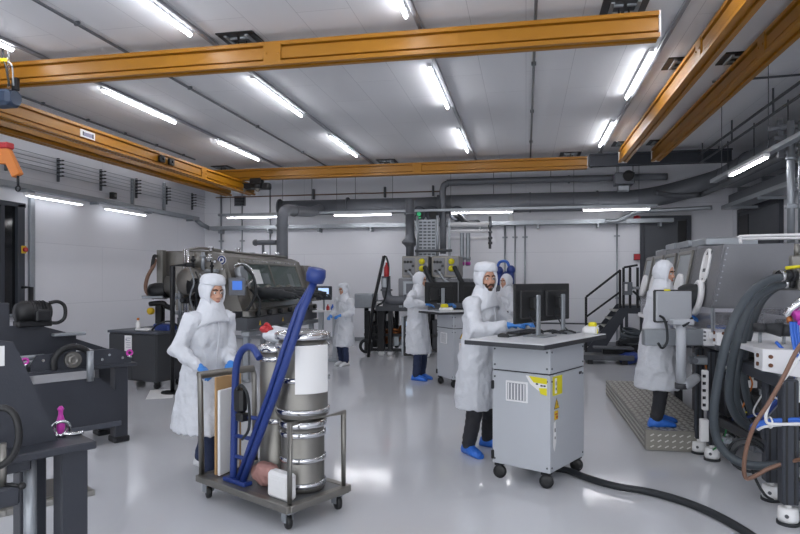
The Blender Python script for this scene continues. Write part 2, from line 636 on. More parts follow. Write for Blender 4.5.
# ---------------------------------------------------------------- ceiling trunking and lamps
LX = (-6.1, -3.74, -1.245, 1.51)
LY = (-2.5, 1.04, 4.55, 8.13, 11.65)
SIDE = ('left wall', 'left crane girder', 'middle of the hall', 'right crane girders')
RANK = ('furthest behind the viewer', 'second behind the viewer', 'over the first beam', 'between the two yellow beams', 'next to the back beam')
lamp0 = None
for i, x in enumerate(LX):
    single(MB().box((x + 0.09, 6.2, H - 0.027), (0.05, 20.2, 0.04), 0.006), 'lighting_trunking', 'trunk',
           ('dark ceiling channel nearest the left wall carrying fluorescent tubes', 'dark ceiling channel with tubes, second from the left wall',
            'dark ceiling channel with tubes over the middle of the hall', 'dark ceiling channel with tubes beside the pair of yellow girders')[i], 'channel', 'ceiling light channels')
    for j, y in enumerate(LY):
        lab = 'white tube lamp, %s row from the left wall, %s' % (('first', 'second', 'third', 'fourth')[i], ('furthest behind the viewer', 'behind the viewer', 'before the first yellow beam', 'between the yellow cross beams', 'next to the back beam')[j])
        if lamp0 is None:
            lamp0 = thing('ceiling_light', (x, y, H), 0, lab, 'light', 'ceiling tube lamps')
            MB().box((0, 0.98, -0.025), (0.055, 1.98, 0.05), 0.005).build('housing', 'white_metal', lamp0)
            MB().cyl((0, 0.02, -0.066), (0, 1.94, -0.066), 0.02, n=12).build('diffuser', 'tube', lamp0)
        else:
            again(lamp0, (x, y, H), 0, lab)

# thin conduits on the ceiling
for x, y0, y1, lab in ((-4.85, -3.9, 16.0, 'thin grey conduit along the ceiling between the two left lamp rows'),
                       (-7.6, 4.0, 13.4, 'thin grey conduit along the ceiling close to the left wall'),
                       (0.1, -3.9, 15.9, 'thin grey conduit along the ceiling right of the middle lamps')):
    o = MB().cyl((x, y0, H - 0.03), (x, y1, H - 0.03), 0.018, n=8)
    for k in range(9):
        y = y0 + 0.5 + k * (y1 - y0 - 1) / 8
        o.box((x, y, H - 0.02), (0.06, 0.03, 0.05))
    single(o, 'ceiling_conduit', 'duct_dark', lab, 'conduit', 'ceiling conduits')
o = MB().tube([(2.6, 9.6, H - 0.03), (2.7, 9.6, H - 0.03), (4.7, 9.4, H - 0.03)], 0.016, smooth=False)
single(o, 'ceiling_conduit', 'duct_dark', 'short thin conduit crossing the ceiling at the far right', 'conduit', 'ceiling conduits')

# suspended row along the back wall
YB, ZB = 15.2, 3.31
o = MB().box((-2.5, YB, ZB + 0.05), (10.9, 0.07, 0.06), 0.004)
single(o, 'lighting_trunking', 'galv', 'suspended grey light rail running along the back wall', 'channel')
for k in range(8):
    x = -7.6 + k * 1.45
    single(MB().cyl((x, YB, ZB + 0.08), (x, YB, H), 0.006, n=6), 'hanger_rod', 'duct_dark', 'thin hanger rod holding the suspended light rail on the back wall', 'rod', 'rods of the back light rail')
names = ('at the far left end of the rail', 'above the person at the coating machine', 'above the tall ribbed column', 'next to the dark door')
back0 = None
for k, (x0, x1) in enumerate(((-7.7, -6.2), (-4.75, -3.3), (-1.8, -0.3), (1.25, 2.85))):
    loc = ((x0 + x1) / 2, YB, ZB)
    lab = 'horizontal tube lamp on the back wall rail ' + names[k]
    if back0 is None:
        back0 = thing('ceiling_light', loc, 0, lab, 'light', 'tube lamps of the back rail')
        MB().box((0, 0, 0), (1.5, 0.08, 0.045), 0.004).build('housing', 'white_metal', back0)
        MB().box((0, 0, -0.032), (1.46, 0.05, 0.02), 0.006).build('diffuser', 'tube', back0)
    else:
        again(back0, loc, 0, lab)
# the row along the right wall
XR, ZR = 3.12, 3.3
single(MB().box((XR + 0.06, 8.2, ZR + 0.06), (0.1, 7.0, 0.06), 0.004), 'lighting_trunking', 'galv', 'suspended grey light rail running along the right wall', 'channel')
for k in range(4):
    single(MB().cyl((XR, 5.0 + 2 * k, ZR + 0.08), (XR, 5.0 + 2 * k, H), 0.006, n=6), 'hanger_rod', 'duct_dark', 'thin hanger rod holding the suspended light rail on the right', 'rod', 'rods of the right light rail')
for k, (y, lab) in enumerate(((9.8, 'tube lamp hanging under the pipes near the right wall'), (6.0, 'tube lamp of the right rail outside the picture'))):
    again(back0, (XR, y, ZR), PI / 2, lab, 'tube lamps of the right rail')

# wall lamps on the left wall
wl = None
for k, (y, lab) in enumerate(((10.4, 'slim wall lamp under the tray, nearest the window'), (12.55, 'slim wall lamp under the tray, nearer the far corner'))):
    if wl is None:
        wl = thing('wall_lamp', (ROOM_L, y, 3.17), 0, lab, 'light', 'left wall lamps')
        MB().box((0.1, 0, 0.05), (0.2, 0.05, 0.03)).box((0.2, 0, 0.03), (0.09, 1.5, 0.05), 0.008).build('housing', 'white_metal', wl)
        MB().box((0.2, 0, -0.005), (0.06, 1.4, 0.02), 0.006).build('diffuser', mat('wall_tube', 'ffffff', 0.5, emit=('f4f7ff', 4.0)), wl)
    else:
        again(wl, (ROOM_L, y, 3.17), 0, lab)

# ---------------------------------------------------------------- cranes
HALF = [(0.03, 0), (0.088, 0), (0.088, 0.045), (0.03, 0.048), (0.03, 0.068), (0.07, 0.073), (0.07, 0.195), (0.03, 0.2), (0.03, 0.222), (0.085, 0.226), (0.085, 0.27)]
PROF = [(-a, b) for a, b in HALF] + HALF[::-1] + [(0.03, 0.03), (-0.03, 0.03)]


def girder(name, p0, p1, label, group, joints=(), caps=True):
    p0, p1 = Vector(p0), Vector(p1)
    d = p1 - p0
    L = d.length
    t = thing(name, p0, math.atan2(d.y, d.x), label, 'crane beam', group)
    MB().prism([(0, -y, z) for y, z in PROF], (L, 0, 0)).build('profile', 'orange', t)
    for x in joints:
        for s_ in (-1, 1):
            j = MB().box((x, s_ * 0.075, 0.135), (0.22, 0.03, 0.25), 0.008).build('joint_plate', 'orange', t)
            for dx in (-0.07, 0.07):
                MB().cyl((x + dx, s_ * 0.09, 0.135), (x + dx, s_ * 0.1, 0.135), 0.014, n=6).build('bolt', 'orange', j)
    if caps:
        for x in (0, L):
            MB().box((x, 0, 0.135), (0.02, 0.175, 0.28), 0.004).build('end_plate', 'white_plastic' if x else 'orange', t)
    return t


ZG = 4.13
girder('crane_girder', (-8.6, 6.85, ZG), (1.34, 6.85, ZG), 'yellow crane beam crossing the ceiling nearest the viewer', 'yellow crane beams', (5.73,))
girder('crane_girder', (-8.6, 14.5, ZG), (1.34, 14.5, ZG), 'yellow crane beam crossing the ceiling along the back wall', 'yellow crane beams', (6.1,))
girder('crane_girder', (-6.9, 6.0, 3.82), (-6.9, 15.0, 3.82), 'yellow bridge girder by the left wall with a white plate', 'yellow crane beams', (6.4,))
girder('crane_girder', (-7.55, 6.0, 3.82), (-7.55, 15.0, 3.82), 'yellow bridge girder closest to the left wall, mostly hidden behind its twin', 'yellow crane beams')
girder('crane_girder', (2.02, 2.2, 4.15), (2.02, 14.0, 4.15), 'yellow beam running away from the viewer, inner one of the right pair', 'yellow crane beams', (5.5,))
girder('crane_girder', (2.68, 2.2, 4.15), (2.68, 14.0, 4.15), 'yellow beam running away from the viewer, outer one of the right pair', 'yellow crane beams', (5.5,))
# name plate on the bridge girder
q = dp(97, 145, 9.9)
t = thing('name_plate', (-6.83, 8.75, 3.955), 0, 'small white name plate fixed to the yellow bridge girder', 'sign')
MB().box((0.006, 0, 0), (0.012, 0.34, 0.12), 0.003).build('plate', 'white_plastic', t)
MB().box((0.0135, 0.0, -0.005), (0.003, 0.2, 0.06)).build('print', 'ink_grey', t)
MB().box((0.0135, 0.115, -0.005), (0.003, 0.03, 0.07)).box((0.0135, -0.11, 0.0), (0.003, 0.02, 0.06)).build('print', 'ink', t)
# end truck between the bridge girders and the back beam
t = thing('crane_trolley', (-6.9, 14.5, 3.8), 0, 'black crane trolley joining the left bridge girder to the back beam', 'trolley')
MB().box((0.25, 0, 0.17), (0.55, 0.3, 0.14), 0.02).box((0.35, 0, 0.3), (0.3, 0.22, 0.14), 0.02).build('body', 'black_metal', t)
MB().box((0.62, -0.05, 0.16), (0.22, 0.2, 0.16), 0.03).cyl((0.3, -0.2, 0.16), (0.55, -0.2, 0.16), 0.07).build('motor', 'black', t)
for dx in (0.08, 0.45):
    MB().cyl((dx, -0.19, 0.06), (dx, -0.15, 0.06), 0.05).build('wheel', 'steel', t)
t = thing('crane_trolley', (-6.9, 10.9, 3.82), 0, 'dark bolted clamp pair on the side of the left bridge girder', 'trolley')
for dy in (-0.16, 0.16):
    MB().box((0.12, dy, 0.13), (0.07, 0.16, 0.13), 0.015).cyl((0.15, dy, 0.13), (0.18, dy, 0.13), 0.03, n=8).build('clamp', 'black_metal', t)

# ceiling hanger plates with a hanger down to each beam
hp = None
for x, y, bz, lab in ((-3.29, 6.88, ZG, 'dark square hanger plate on the ceiling above the middle of the first beam'),
                      (1.0, 6.85, ZG, 'dark square hanger plate on the ceiling at the right end of the first beam'),
                      (2.02, 8.76, 4.15, 'dark square hanger plate above the inner beam of the right pair'),
                      (2.68, 8.7, 4.15, 'dark square hanger plate above the outer beam of the right pair'),
                      (-7.5, 14.6, ZG, 'dark square hanger plate above the left end of the back beam'),
                      (-3.26, 14.6, ZG, 'dark square hanger plate above the middle of the back beam'),
                      (0.98, 14.6, ZG, 'dark square hanger plate above the right end of the back beam'),
                      (2.0, 13.7, 4.15, 'dark square hanger plate at the far end of the inner right beam'),
                      (2.7, 13.7, 4.15, 'dark square hanger plate at the far end of the outer right beam')):
    if hp is None:
        hp = thing('ceiling_hanger_plate', (x, y, H), 0, lab, 'hanger', 'beam hanger plates')
        MB().box((0, 0, -0.008), (0.46, 0.46, 0.016), 0.004).build('plate', 'black_metal', hp)
        m = MB()
        for dx in (-0.13, 0.13):
            m.box((dx, 0, -0.026), (0.04, 0.36, 0.02), 0.004).box((dx * 0.6, 0.09, -0.026), (0.12, 0.03, 0.02)).box((dx * 0.6, -0.09, -0.026), (0.12, 0.03, 0.02))
        m.build('bracket', 'galv', hp)
        m = MB()
        for dx in (-0.05, 0.05):
            m.cyl((dx, 0, -0.1), (dx, 0, -0.03), 0.011, n=8)
        m.build('hanger_rod', 'black_metal', hp)
    else:
        again(hp, (x, y, H), 0, lab)

# dark cross beam at the back right
t = thing('cross_beam', (2.83, 14.4, 4.15), 0, 'dark grey steel beam continuing the back yellow beam to the right', 'beam')
MB().box((0, 0, 0.02), (2.9, 0.16, 0.03)).box((0, 0, 0.27), (2.9, 0.16, 0.03)).box((0, 0, 0.145), (2.9, 0.03, 0.24)).build('profile', 'beam_dark', t)
for dx in (-1.2, 1.2):
    MB().cyl((dx, 0, 0.28), (dx, 0, H - 4.15), 0.012, n=8).build('hanger_rod', 'duct_dark', t)

# chain hoist in the upper left corner
t = thing('chain_hoist', (-6.19, 6.72, 4.1), 0, 'blue grey chain hoist hanging from the first yellow beam at the left edge', 'hoist')
MB().box((-0.16, -0.08, -0.2), (0.3, 0.24, 0.2), 0.04).cyl((-0.34, -0.08, -0.2), (0.01, -0.08, -0.2), 0.09).build('motor', mat('hoist_blue', '39475c', 0.4), t)
MB().box((0, -0.08, -0.03), (0.08, 0.06, 0.16), 0.01).build('hook_block', 'black_metal', t)
m = MB()
for k in range(18):
    m.ring((0.03, -0.22, -0.1 + k * 0.036), (1, 0, 0) if k % 2 else (0, 1, 0), 0.014, 0.004, 10, 5)
m.build('chain', 'galv', t)
MB().tube([(-0.06, -0.2, 0.55), (-0.05, -0.22, 0.3), (0.02, -0.24, 0.1), (0.06, -0.24, -0.1)], 0.012).build('cable', 'rubber', t)
MB().tube([(0.02, -0.22, 0.2), (0.1, -0.24, 0.13), (0.12, -0.24, -0.1)], 0.01).build('cable', 'galv', t)
for z in (0.22, 0.55):
    MB().box((-0.03, -0.21, z), (0.1, 0.07, 0.05), 0.01).build('cable_clamp', 'yellow_sign', t)

# orange spreader frame hanging at the left edge
a0, a1 = dp(4, 147, 6.0), dp(18, 176, 6.0)
b0, b1 = dp(-14, 158, 6.0), dp(11, 160, 6.0)
t = thing('lifting_spreader', (0, 0, 0), 0, 'orange steel lifting bracket hanging at the left edge below the girder', 'lifting bracket')
MB().bar(a0, a1, 0.07, 0.09, 0.008).build('jib_arm', 'jib', t)
MB().bar(b0, b1, 0.06, 0.09, 0.008).build('cross_arm', 'jib', t)
MB().bar(dp(-14, 151, 6.0), dp(8, 153, 6.0), 0.05, 0.04, 0.006).build('cross_arm', 'jib', t)
MB().cyl(a1, a1 - Vector((0, 0, 0.09)), 0.012).ring(a1 - Vector((0, 0, 0.12)), (0, 1, 0), 0.025, 0.008, 14, 6).build('hook', 'black_metal', t)
MB().box(a0 + Vector((0.02, 0, 0.01)), (0.11, 0.1, 0.06), 0.01).build('pivot', 'red', t)
MB().cyl(dp(-14, 158, 6.0), dp(-14, 60, 6.0), 0.012).build('sling', 'black_metal', t)

# ---------------------------------------------------------------- left wall services
XW = ROOM_L
o = MB()
for k in range(5):
    z = 3.98 - 0.075 * k
    o.cyl((XW + 0.14, 6.0, z), (XW + 0.14, 16.2, z), 0.006, n=6)
single(o, 'conductor_rail', 'galv', 'five thin parallel conductor wires along the upper left wall', 'wires')
sb = None
for k in range(6):
    y = 9.4 + k * 1.25
    if sb is None:
        sb = thing('wire_bracket', (XW, y, 3.6), 0, 'dark comb bracket holding the thin wires on the upper left wall', 'bracket', 'wire brackets on the left wall')
        MB().box((0.04, 0, 0.2), (0.05, 0.035, 0.46), 0.004).build('arm', 'duct_dark', sb)
        m = MB()
        for j in range(5):
            m.box((0.1, 0, 0.38 - 0.075 * j), (0.12, 0.05, 0.025), 0.003)
        m.build('insulator', 'black', sb)
    else:
        again(sb, (XW, y, 3.6), 0, sb['label'])
t = thing('cable_tray', (0, 0, 0), 0, 'galvanised cable tray running along the left wall', 'cable tray')
MB().box((XW + 0.09, 9.2, 3.3), (0.16, 13.2, 0.015)).box((XW + 0.17, 9.2, 3.34), (0.012, 13.2, 0.09)).box((XW + 0.022, 9.2, 3.34), (0.012, 13.2, 0.09)).build('tray', 'galv', t)
for k in range(7):
    MB().box((XW + 0.115, 4.0 + 1.9 * k, 3.26), (0.2, 0.04, 0.05), 0.004).build('bracket', 'galv', t)
o = MB().tube([(XW + 0.09, 15.8, 3.3), (XW + 0.09, 16.1, 3.2), (XW + 0.25, 16.25, 3.1)], 0.06, smooth=False)
single(o, 'cable_duct', 'galv', 'sloping galvanised duct joining the trays in the far left corner', 'duct')
for y, z0, z1, m_, lab in ((9.98, 1.1, 3.4, 'galv', 'vertical galvanised conduit beside the dark window'), (13.0, 3.4, 4.0, 'galv', 'short vertical pipe above the left wall tray, nearer the window'), (14.3, 3.4, 4.1, 'galv', 'short vertical pipe above the left wall tray, nearer the corner')):
    single(MB().box((XW + 0.04, y, (z0 + z1) / 2), (0.07, 0.11 if z0 < 2 else 0.05, z1 - z0), 0.006), 'wall_conduit', m_, lab, 'conduit', 'left wall conduits')
t = thing('emergency_button', (XW, 9.75, 2.2), 0, 'yellow emergency stop box on the wall beside the dark window', 'button')
MB().box((0.05, 0, 0), (0.09, 0.12, 0.14), 0.01).build('housing', 'yellow_sign', t)
MB().cyl((0.09, 0, 0), (0.14, 0, 0), 0.04).build('push_button', 'red', t)
t = thing('sound_box', (XW + 0.12, 12.2, 3.44), 0, 'small black box with a lens standing on the left wall tray', 'sensor')
MB().box((0, 0, 0.06), (0.1, 0.14, 0.14), 0.01).build('housing', 'black', t)
MB().cyl((0.05, 0, 0.06), (0.07, 0, 0.06), 0.03).build('lens', 'steel', t)
t = thing('handle_post', dp(31, 315, 11.0) * 1.0, 0, 'black post with a bent top standing before the left wall', 'post')
t.location.z = 0
MB().tube([(0, 0, 0), (0, 0, 1.52), (-0.16, -0.02, 1.52)], 0.03, smooth=False).cyl((0, 0, 0), (0, 0, 0.02), 0.1).build('pole', 'black_metal', t)
t = thing('wall_valve', (XW, 10.0, 1.0), 0, 'blue valve at the lower end of the conduit beside the window', 'valve')
MB().box((0.07, 0, 0.0), (0.12, 0.1, 0.22), 0.02).build('body', 'blue', t)
MB().box((0.14, 0, 0.07), (0.03, 0.16, 0.05), 0.01).build('lever', 'blue_bright', t)
t = thing('exit_sign', (XW, 8.6, 3.12), 0, 'green emergency exit sign above the dark window', 'sign')
MB().box((0.05, 0, 0.06), (0.04, 0.36, 0.18), 0.006).build('housing', 'lamp_green', t)
MB().prism([(0.072, -0.1, 0.05), (0.072, 0.0, 0.05), (0.072, 0.0, 0.02), (0.072, 0.08, 0.07), (0.072, 0.0, 0.12), (0.072, 0.0, 0.09), (0.072, -0.1, 0.09)], (0.002, 0, 0)).build('arrow', 'white_plastic', t)


# ---------------------------------------------------------------- placing on planes of the room
def on_y(px, py, Y):
    """the point of the plane y = Y seen at a pixel of the photograph"""
    k = (px - 400) / FPX
    vx, vy = k * CA - SA, k * SA + CA
    d = Y / vy
    return Vector((vx * d, Y, EYE + (HY - py) / FPX * d))


def on_x(px, py, X):
    k = (px - 400) / FPX
    vx, vy = k * CA - SA, k * SA + CA
    d = X / vx
    return Vector((X, vy * d, EYE + (HY - py) / FPX * d))


def ybox(mb, x0, y0, x1, y1, Y, dep, bev=0.004):
    """a box whose face at y = Y spans a pixel rectangle, going dep metres back"""
    a, b = on_y(x0, y0, Y), on_y(x1, y1, Y)
    z0, z1 = (b.z + on_y(x0, y1, Y).z) / 2, (a.z + on_y(x1, y0, Y).z) / 2
    return mb.box(((a.x + b.x) / 2, Y + dep / 2, (z0 + z1) / 2), (abs(b.x - a.x), dep, abs(z1 - z0)), bev)


def xbox(mb, x0, y0, x1, y1, X, dep, bev=0.004):
    a, b = on_x(x0, y0, X), on_x(x1, y1, X)
    c, e = on_x(x0, y1, X), on_x(x1, y0, X)
    z0, z1 = (b.z + c.z) / 2, (a.z + e.z) / 2
    return mb.box((X + dep / 2, (a.y + b.y) / 2, (z0 + z1) / 2), (dep, abs(b.y - a.y), abs(z1 - z0)), bev)


O3 = (0, 0, 0)

# ---------------------------------------------------------------- pipes and ducts on the back wall
def flanged(pts, r, rings, name, m, label, cat, group=None, k=6, n=20):
    t = thing(name, O3, 0, label, cat, group)
    MB().tube(pts, r, n=n, k=k).build('pipe', m, t)
    for c, ax in rings:
        mb = MB().lathe([(r + 0.001, -0.02), (r + 0.018, -0.02), (r + 0.018, 0.02), (r + 0.001, 0.02)], c, ax, 20, False)
        mb.build('flange', m, t)
    return t


t = thing('ventilation_duct', O3, 0, 'big round grey ventilation duct running along the back wall', 'duct')
MB().tube([(-6.5, 15.88, 3.58), (-3.0, 15.88, 3.58), (-2.2, 15.88, 3.58)], 0.2, n=24, smooth=False).tube([(-2.2, 15.88, 3.58), (-1.9, 15.88, 3.58), (0.2, 15.88, 3.58), (1.5, 15.88, 3.57), (2.4, 15.88, 3.58), (3.1, 15.85, 3.66), (3.9, 15.6, 3.83), (4.3, 15.0, 3.92), (4.35, 14.0, 3.95), (4.35, 5.0, 3.95)], 0.235, n=24, k=5).build('pipe', 'duct', t)
for x in (-6.5, -4.6, -2.2, 0.1, 1.7):
    MB().lathe([(0.2, -0.02), (0.25, -0.02), (0.25, 0.02), (0.2, 0.02)], (x, 15.88, 3.58), (1, 0, 0), 24, False).build('flange', 'lag', t)
for y in (13.5, 11.5, 9.5):
    MB().lathe([(0.23, -0.02), (0.26, -0.02), (0.26, 0.02), (0.23, 0.02)], (4.35, y, 3.95), (0, 1, 0), 24, False).build('flange', 'lag', t)
for x in (-5.6, -4.4, -0.8, 0.6, 2.2):
    MB().cyl((x, 15.88, 3.75), (x, 15.88, H), 0.008, n=6).build('hanger_rod', 'duct_dark', t)

t = flanged([(-5.27, 13.0, 2.08), (-5.27, 13.0, 2.9), (-5.27, 13.05, 3.1), (-5.27, 13.25, 3.22), (-5.27, 13.6, 3.25), (-5.27, 14.8, 3.35), (-5.27, 15.55, 3.5)], 0.125, [((-5.27, 13.0, 2.1), (0, 0, 1)), ((-5.27, 13.0, 2.85), (0, 0, 1)), ((-5.27, 13.7, 3.26), (0, 1, 0))], 'exhaust_duct', 'duct', 'grey exhaust duct rising from the long glovebox and bending to the wall duct', 'duct')
t = flanged([(-5.4, 13.0, 2.48), (-5.95, 13.0, 2.48)], 0.055, [((-5.9, 13.0, 2.48), (1, 0, 0))], 'exhaust_stub', 'duct', 'short horizontal grey pipe stub beside the exhaust duct', 'pipe')
MB().cyl((-5.72, 13.0, 2.1), (-5.72, 13.0, 2.45), 0.03).build('support', 'duct', t)

# thinner header pipe and its vertical drops
p = on_y(443, 183, 15.4)
flanged([(3.2, 15.38, 4.04), (2.2, 15.4, 4.05), (p.x + 0.5, 15.4, 4.06), (p.x + 0.12, 15.4, 4.04), (p.x, 15.4, 3.92), (p.x, 15.4, 3.5), (p.x, 15.4, 2.3)], 0.08, [((p.x, 15.4, 3.0), (0, 0, 1)), ((1.0, 15.4, 4.05), (1, 0, 0))], 'header_pipe', 'duct', 'grey header pipe under the back beam turning down behind the coating machine', 'pipe', k=5)
p = on_y(410, 240, 14.2)
t = thing('valve_pipe', O3, 0, 'thick grey vertical pipe with a bulging collar above the coating machine', 'pipe')
MB().lathe([(0.09, 2.05), (0.095, 2.4), (0.13, 2.45), (0.19, 2.5), (0.19, 2.54), (0.12, 2.62), (0.105, 2.7), (0.105, 3.15), (0.13, 3.15), (0.13, 3.2), (0.105, 3.2), (0.105, 3.5)], (p.x, p.y, 0), n=24).build('pipe', 'duct', t)

# cable tray along the back wall
t = thing('cable_tray', O3, 0, 'galvanised cable tray running along the whole back wall', 'cable tray')
MB().box((-2.6, 16.24, 3.06), (12.2, 0.28, 0.015)).box((-2.6, 16.1, 3.1), (12.2, 0.012, 0.1)).box((-2.6, 16.38, 3.1), (12.2, 0.012, 0.1)).build('tray', 'galv', t)
for k in range(9):
    MB().box((-8.4 + 1.45 * k, 16.24, 3.0), (0.05, 0.3, 0.1), 0.005).build('bracket', 'galv', t)
# orange-ish thin pipe with clips over the duct
t = thing('gas_pipe', O3, 0, 'thin ochre gas pipe with dark clips running above the wall duct', 'pipe')
MB().cyl((-8.6, 16.3, 3.98), (-2.2, 16.3, 3.98), 0.016, n=8).build('pipe', 'brown', t)
for x in (-5.7, -3.7, -2.4):
    MB().box((x, 16.32, 4.0), (0.05, 0.1, 0.28), 0.005).build('clip', 'duct_dark', t)
# vertical conduits on the back wall
CP = {221: 'in the far left corner', 242: 'second from the far left corner', 270: 'behind the long glovebox', 505: 'just left of the second pipe behind the waiting person', 515: 'thin one behind the waiting person', 525: 'right of the waiting person', 617: 'behind the stair handrail'}
for px_, where in CP.items():
    a = on_y(px_, 240, 16.35)
    single(MB().cyl((a.x, 16.36, 0.15), (a.x, 16.36, 3.05 if px_ > 300 else 4.3), 0.026 if px_ in (221, 505) else 0.02, n=8).box((a.x, 16.37, 1.2), (0.08, 0.05, 0.04)).box((a.x, 16.37, 2.75), (0.14, 0.05, 0.04)), 'wall_conduit', 'galv', 'vertical grey wall conduit, ' + where, 'conduit', 'back wall conduits')
t = thing('wall_grille', (0, 0, 0), 0, 'small dark louvred grille high on the back wall near the left corner', 'grille')
a = on_y(240, 201, 16.37)
MB().box((a.x, 16.375, a.z), (0.34, 0.04, 0.28), 0.005).build('frame', 'duct', t)
m = MB()
for k in range(6):
    m.box((a.x, 16.35, a.z - 0.1 + 0.04 * k), (0.28, 0.02, 0.022))
m.build('louvre', 'black_metal', t)
t = thing('cable_duct', O3, 0, 'horizontal dark skirting pipe low on the back wall by the stairs', 'pipe')
MB().cyl((-1.0, 16.33, 0.55), (2.3, 16.33, 0.55), 0.02, n=8).build('pipe', 'duct_dark', t)
a = on_y(511, 219, 16.36)
single(MB().box((a.x, 16.36, a.z), (0.13, 0.06, 0.18), 0.01).box((a.x, 16.32, a.z), (0.07, 0.03, 0.1), 0.004), 'junction_box', 'white_plastic', 'small white junction box on the back wall tray', 'box')
for py, lab in ((219, 'red alarm sounder on the wall beside the dark back door'), (257, 'red call point on the wall below the alarm sounder')):
    a = on_y(637, py, 16.38)
    t = thing('alarm_sounder' if py < 230 else 'call_point', O3, 0, lab, 'alarm')
    if py < 230:
        MB().lathe([(0.02, 0.1), (0.07, 0.09), (0.09, 0.05), (0.09, 0)], (a.x, 16.39, a.z), (0, -1, 0), 18).build('horn', 'red', t)
    else:
        MB().box((a.x, 16.36, a.z), (0.14, 0.06, 0.14), 0.01).build('housing', 'red', t)
    MB().box((a.x, 16.385, a.z), (0.16, 0.03, 0.16), 0.006).build('back_plate', 'beam_dark', t)

# pump box hanging under the dark beam
t = thing('fan_unit', O3, 0, 'grey fan box with a round intake hung beneath the dark cross beam', 'fan unit')
m = MB()
ybox(m, 615, 172, 635, 184, 14.9, 0.4, 0.02)
m.build('housing', 'duct', t)
a = on_y(628, 176, 14.88)
MB().lathe([(0.12, 0), (0.12, 0.08), (0.09, 0.08), (0.08, 0.03)], a, (0, -1, 0), 20).build('intake', 'black', t)
m = MB()
ybox(m, 618, 185, 630, 191, 14.95, 0.2, 0.02)
m.build('tray', 'galv', t)
for px_ in (617, 633):
    b = on_y(px_, 172, 15.1)
    MB().cyl(b, (b.x, b.y, H), 0.01, n=6).build('hanger_rod', 'duct_dark', t)

# right wall services
t = thing('cable_trunking', O3, 0, 'long light grey box trunking under the ceiling of the right wall', 'trunking')
MB().box((4.68, 12.5, 3.44), (0.4, 5.6, 0.24), 0.006).build('box_duct', 'duct', t)
for k in range(4):
    MB().box((4.68, 10.4 + 1.4 * k, 3.6), (0.44, 0.05, 0.1), 0.004).build('bracket', 'galv', t)
t = thing('cable_tray', O3, 0, 'galvanised cable tray hung in front of the right wall trunking', 'cable tray')
MB().box((4.2, 10.2, 3.6), (0.32, 8.2, 0.015)).box((4.04, 10.2, 3.64), (0.012, 8.2, 0.09)).box((4.36, 10.2, 3.64), (0.012, 8.2, 0.09)).build('tray', 'galv', t)
for k in range(6):
    MB().cyl((4.06, 6.4 + 1.5 * k, 3.6), (4.06, 6.4 + 1.5 * k, H), 0.01, n=6).build('hanger_rod', 'duct_dark', t)
t = thing('cable_tray', O3, 0, 'lower galvanised tray below the trunking over the right doorway', 'cable tray')
MB().box((4.5, 10.5, 3.24), (0.36, 9.5, 0.015)).box((4.32, 10.5, 3.28), (0.012, 9.5, 0.08)).build('tray', 'galv', t)
for k in range(6):
    MB().box((4.58, 6.5 + 1.6 * k, 3.2), (0.58, 0.05, 0.06), 0.004).build('bracket', 'galv', t)
t = thing('pipe_rail', O3, 0, 'thin dark rail on drop rods high along the right ceiling', 'rail')
MB().cyl((3.6, 4.0, 4.3), (3.6, 14.2, 4.3), 0.022, n=8).cyl((3.6, 4.0, 4.12), (3.6, 14.2, 4.12), 0.02, n=8).build('rail', 'duct_dark', t)
for k in range(6):
    MB().cyl((3.6, 4.5 + 1.9 * k, 4.12), (3.6, 4.5 + 1.9 * k, H), 0.016, n=8).build('drop_rod', 'duct_dark', t)
t = flanged([(1.9, 15.9, 3.08), (2.2, 15.9, 3.1), (2.6, 15.8, 3.28), (3.2, 15.7, 3.3), (3.8, 15.5, 3.3), (4.15, 15.35, 3.3)], 0.05, [], 'condensate_pipe', 'galv', 'light grey pipe stepping up over the dark back door', 'pipe')
t = flanged([(2.9, 15.2, 3.66), (3.3, 15.25, 3.58), (3.7, 15.1, 3.56), (3.95, 14.6, 3.6), (3.95, 9.0, 3.6)], 0.06, [], 'coolant_pipe', 'duct_dark', 'dark curved pipe turning along the right wall below the big duct', 'pipe')
for k in range(4):
    x = 3.35 + 0.13 * k
    y = 8.9
    single(MB().cyl((x, y, 1.9), (x, y, 3.7), 0.045, n=12).box((x, y, 2.6), (0.11, 0.11, 0.05)).cyl((x, y, 3.2), (x, y, 3.24), 0.06, n=12), 'riser_pipe', 'galv', 'vertical galvanised riser pipe behind the isolator at the right edge', 'pipe', 'riser pipes at the right edge')
t = thing('riser_bracket', O3, 0, 'dark pipe rack carrying the riser pipes at the upper right edge', 'rack')
MB().box((3.58, 8.98, 3.5), (0.8, 0.06, 0.06), 0.004).box((3.26, 9.0, 3.5), (0.06, 0.06, 0.5), 0.004).box((3.9, 9.0, 3.5), (0.06, 0.06, 0.5), 0.004).build('frame', 'duct_dark', t)
MB().tube([(3.1, 8.95, 3.62), (3.6, 8.95, 3.64), (3.94, 8.9, 3.45)], 0.035).build('pipe', 'duct', t)

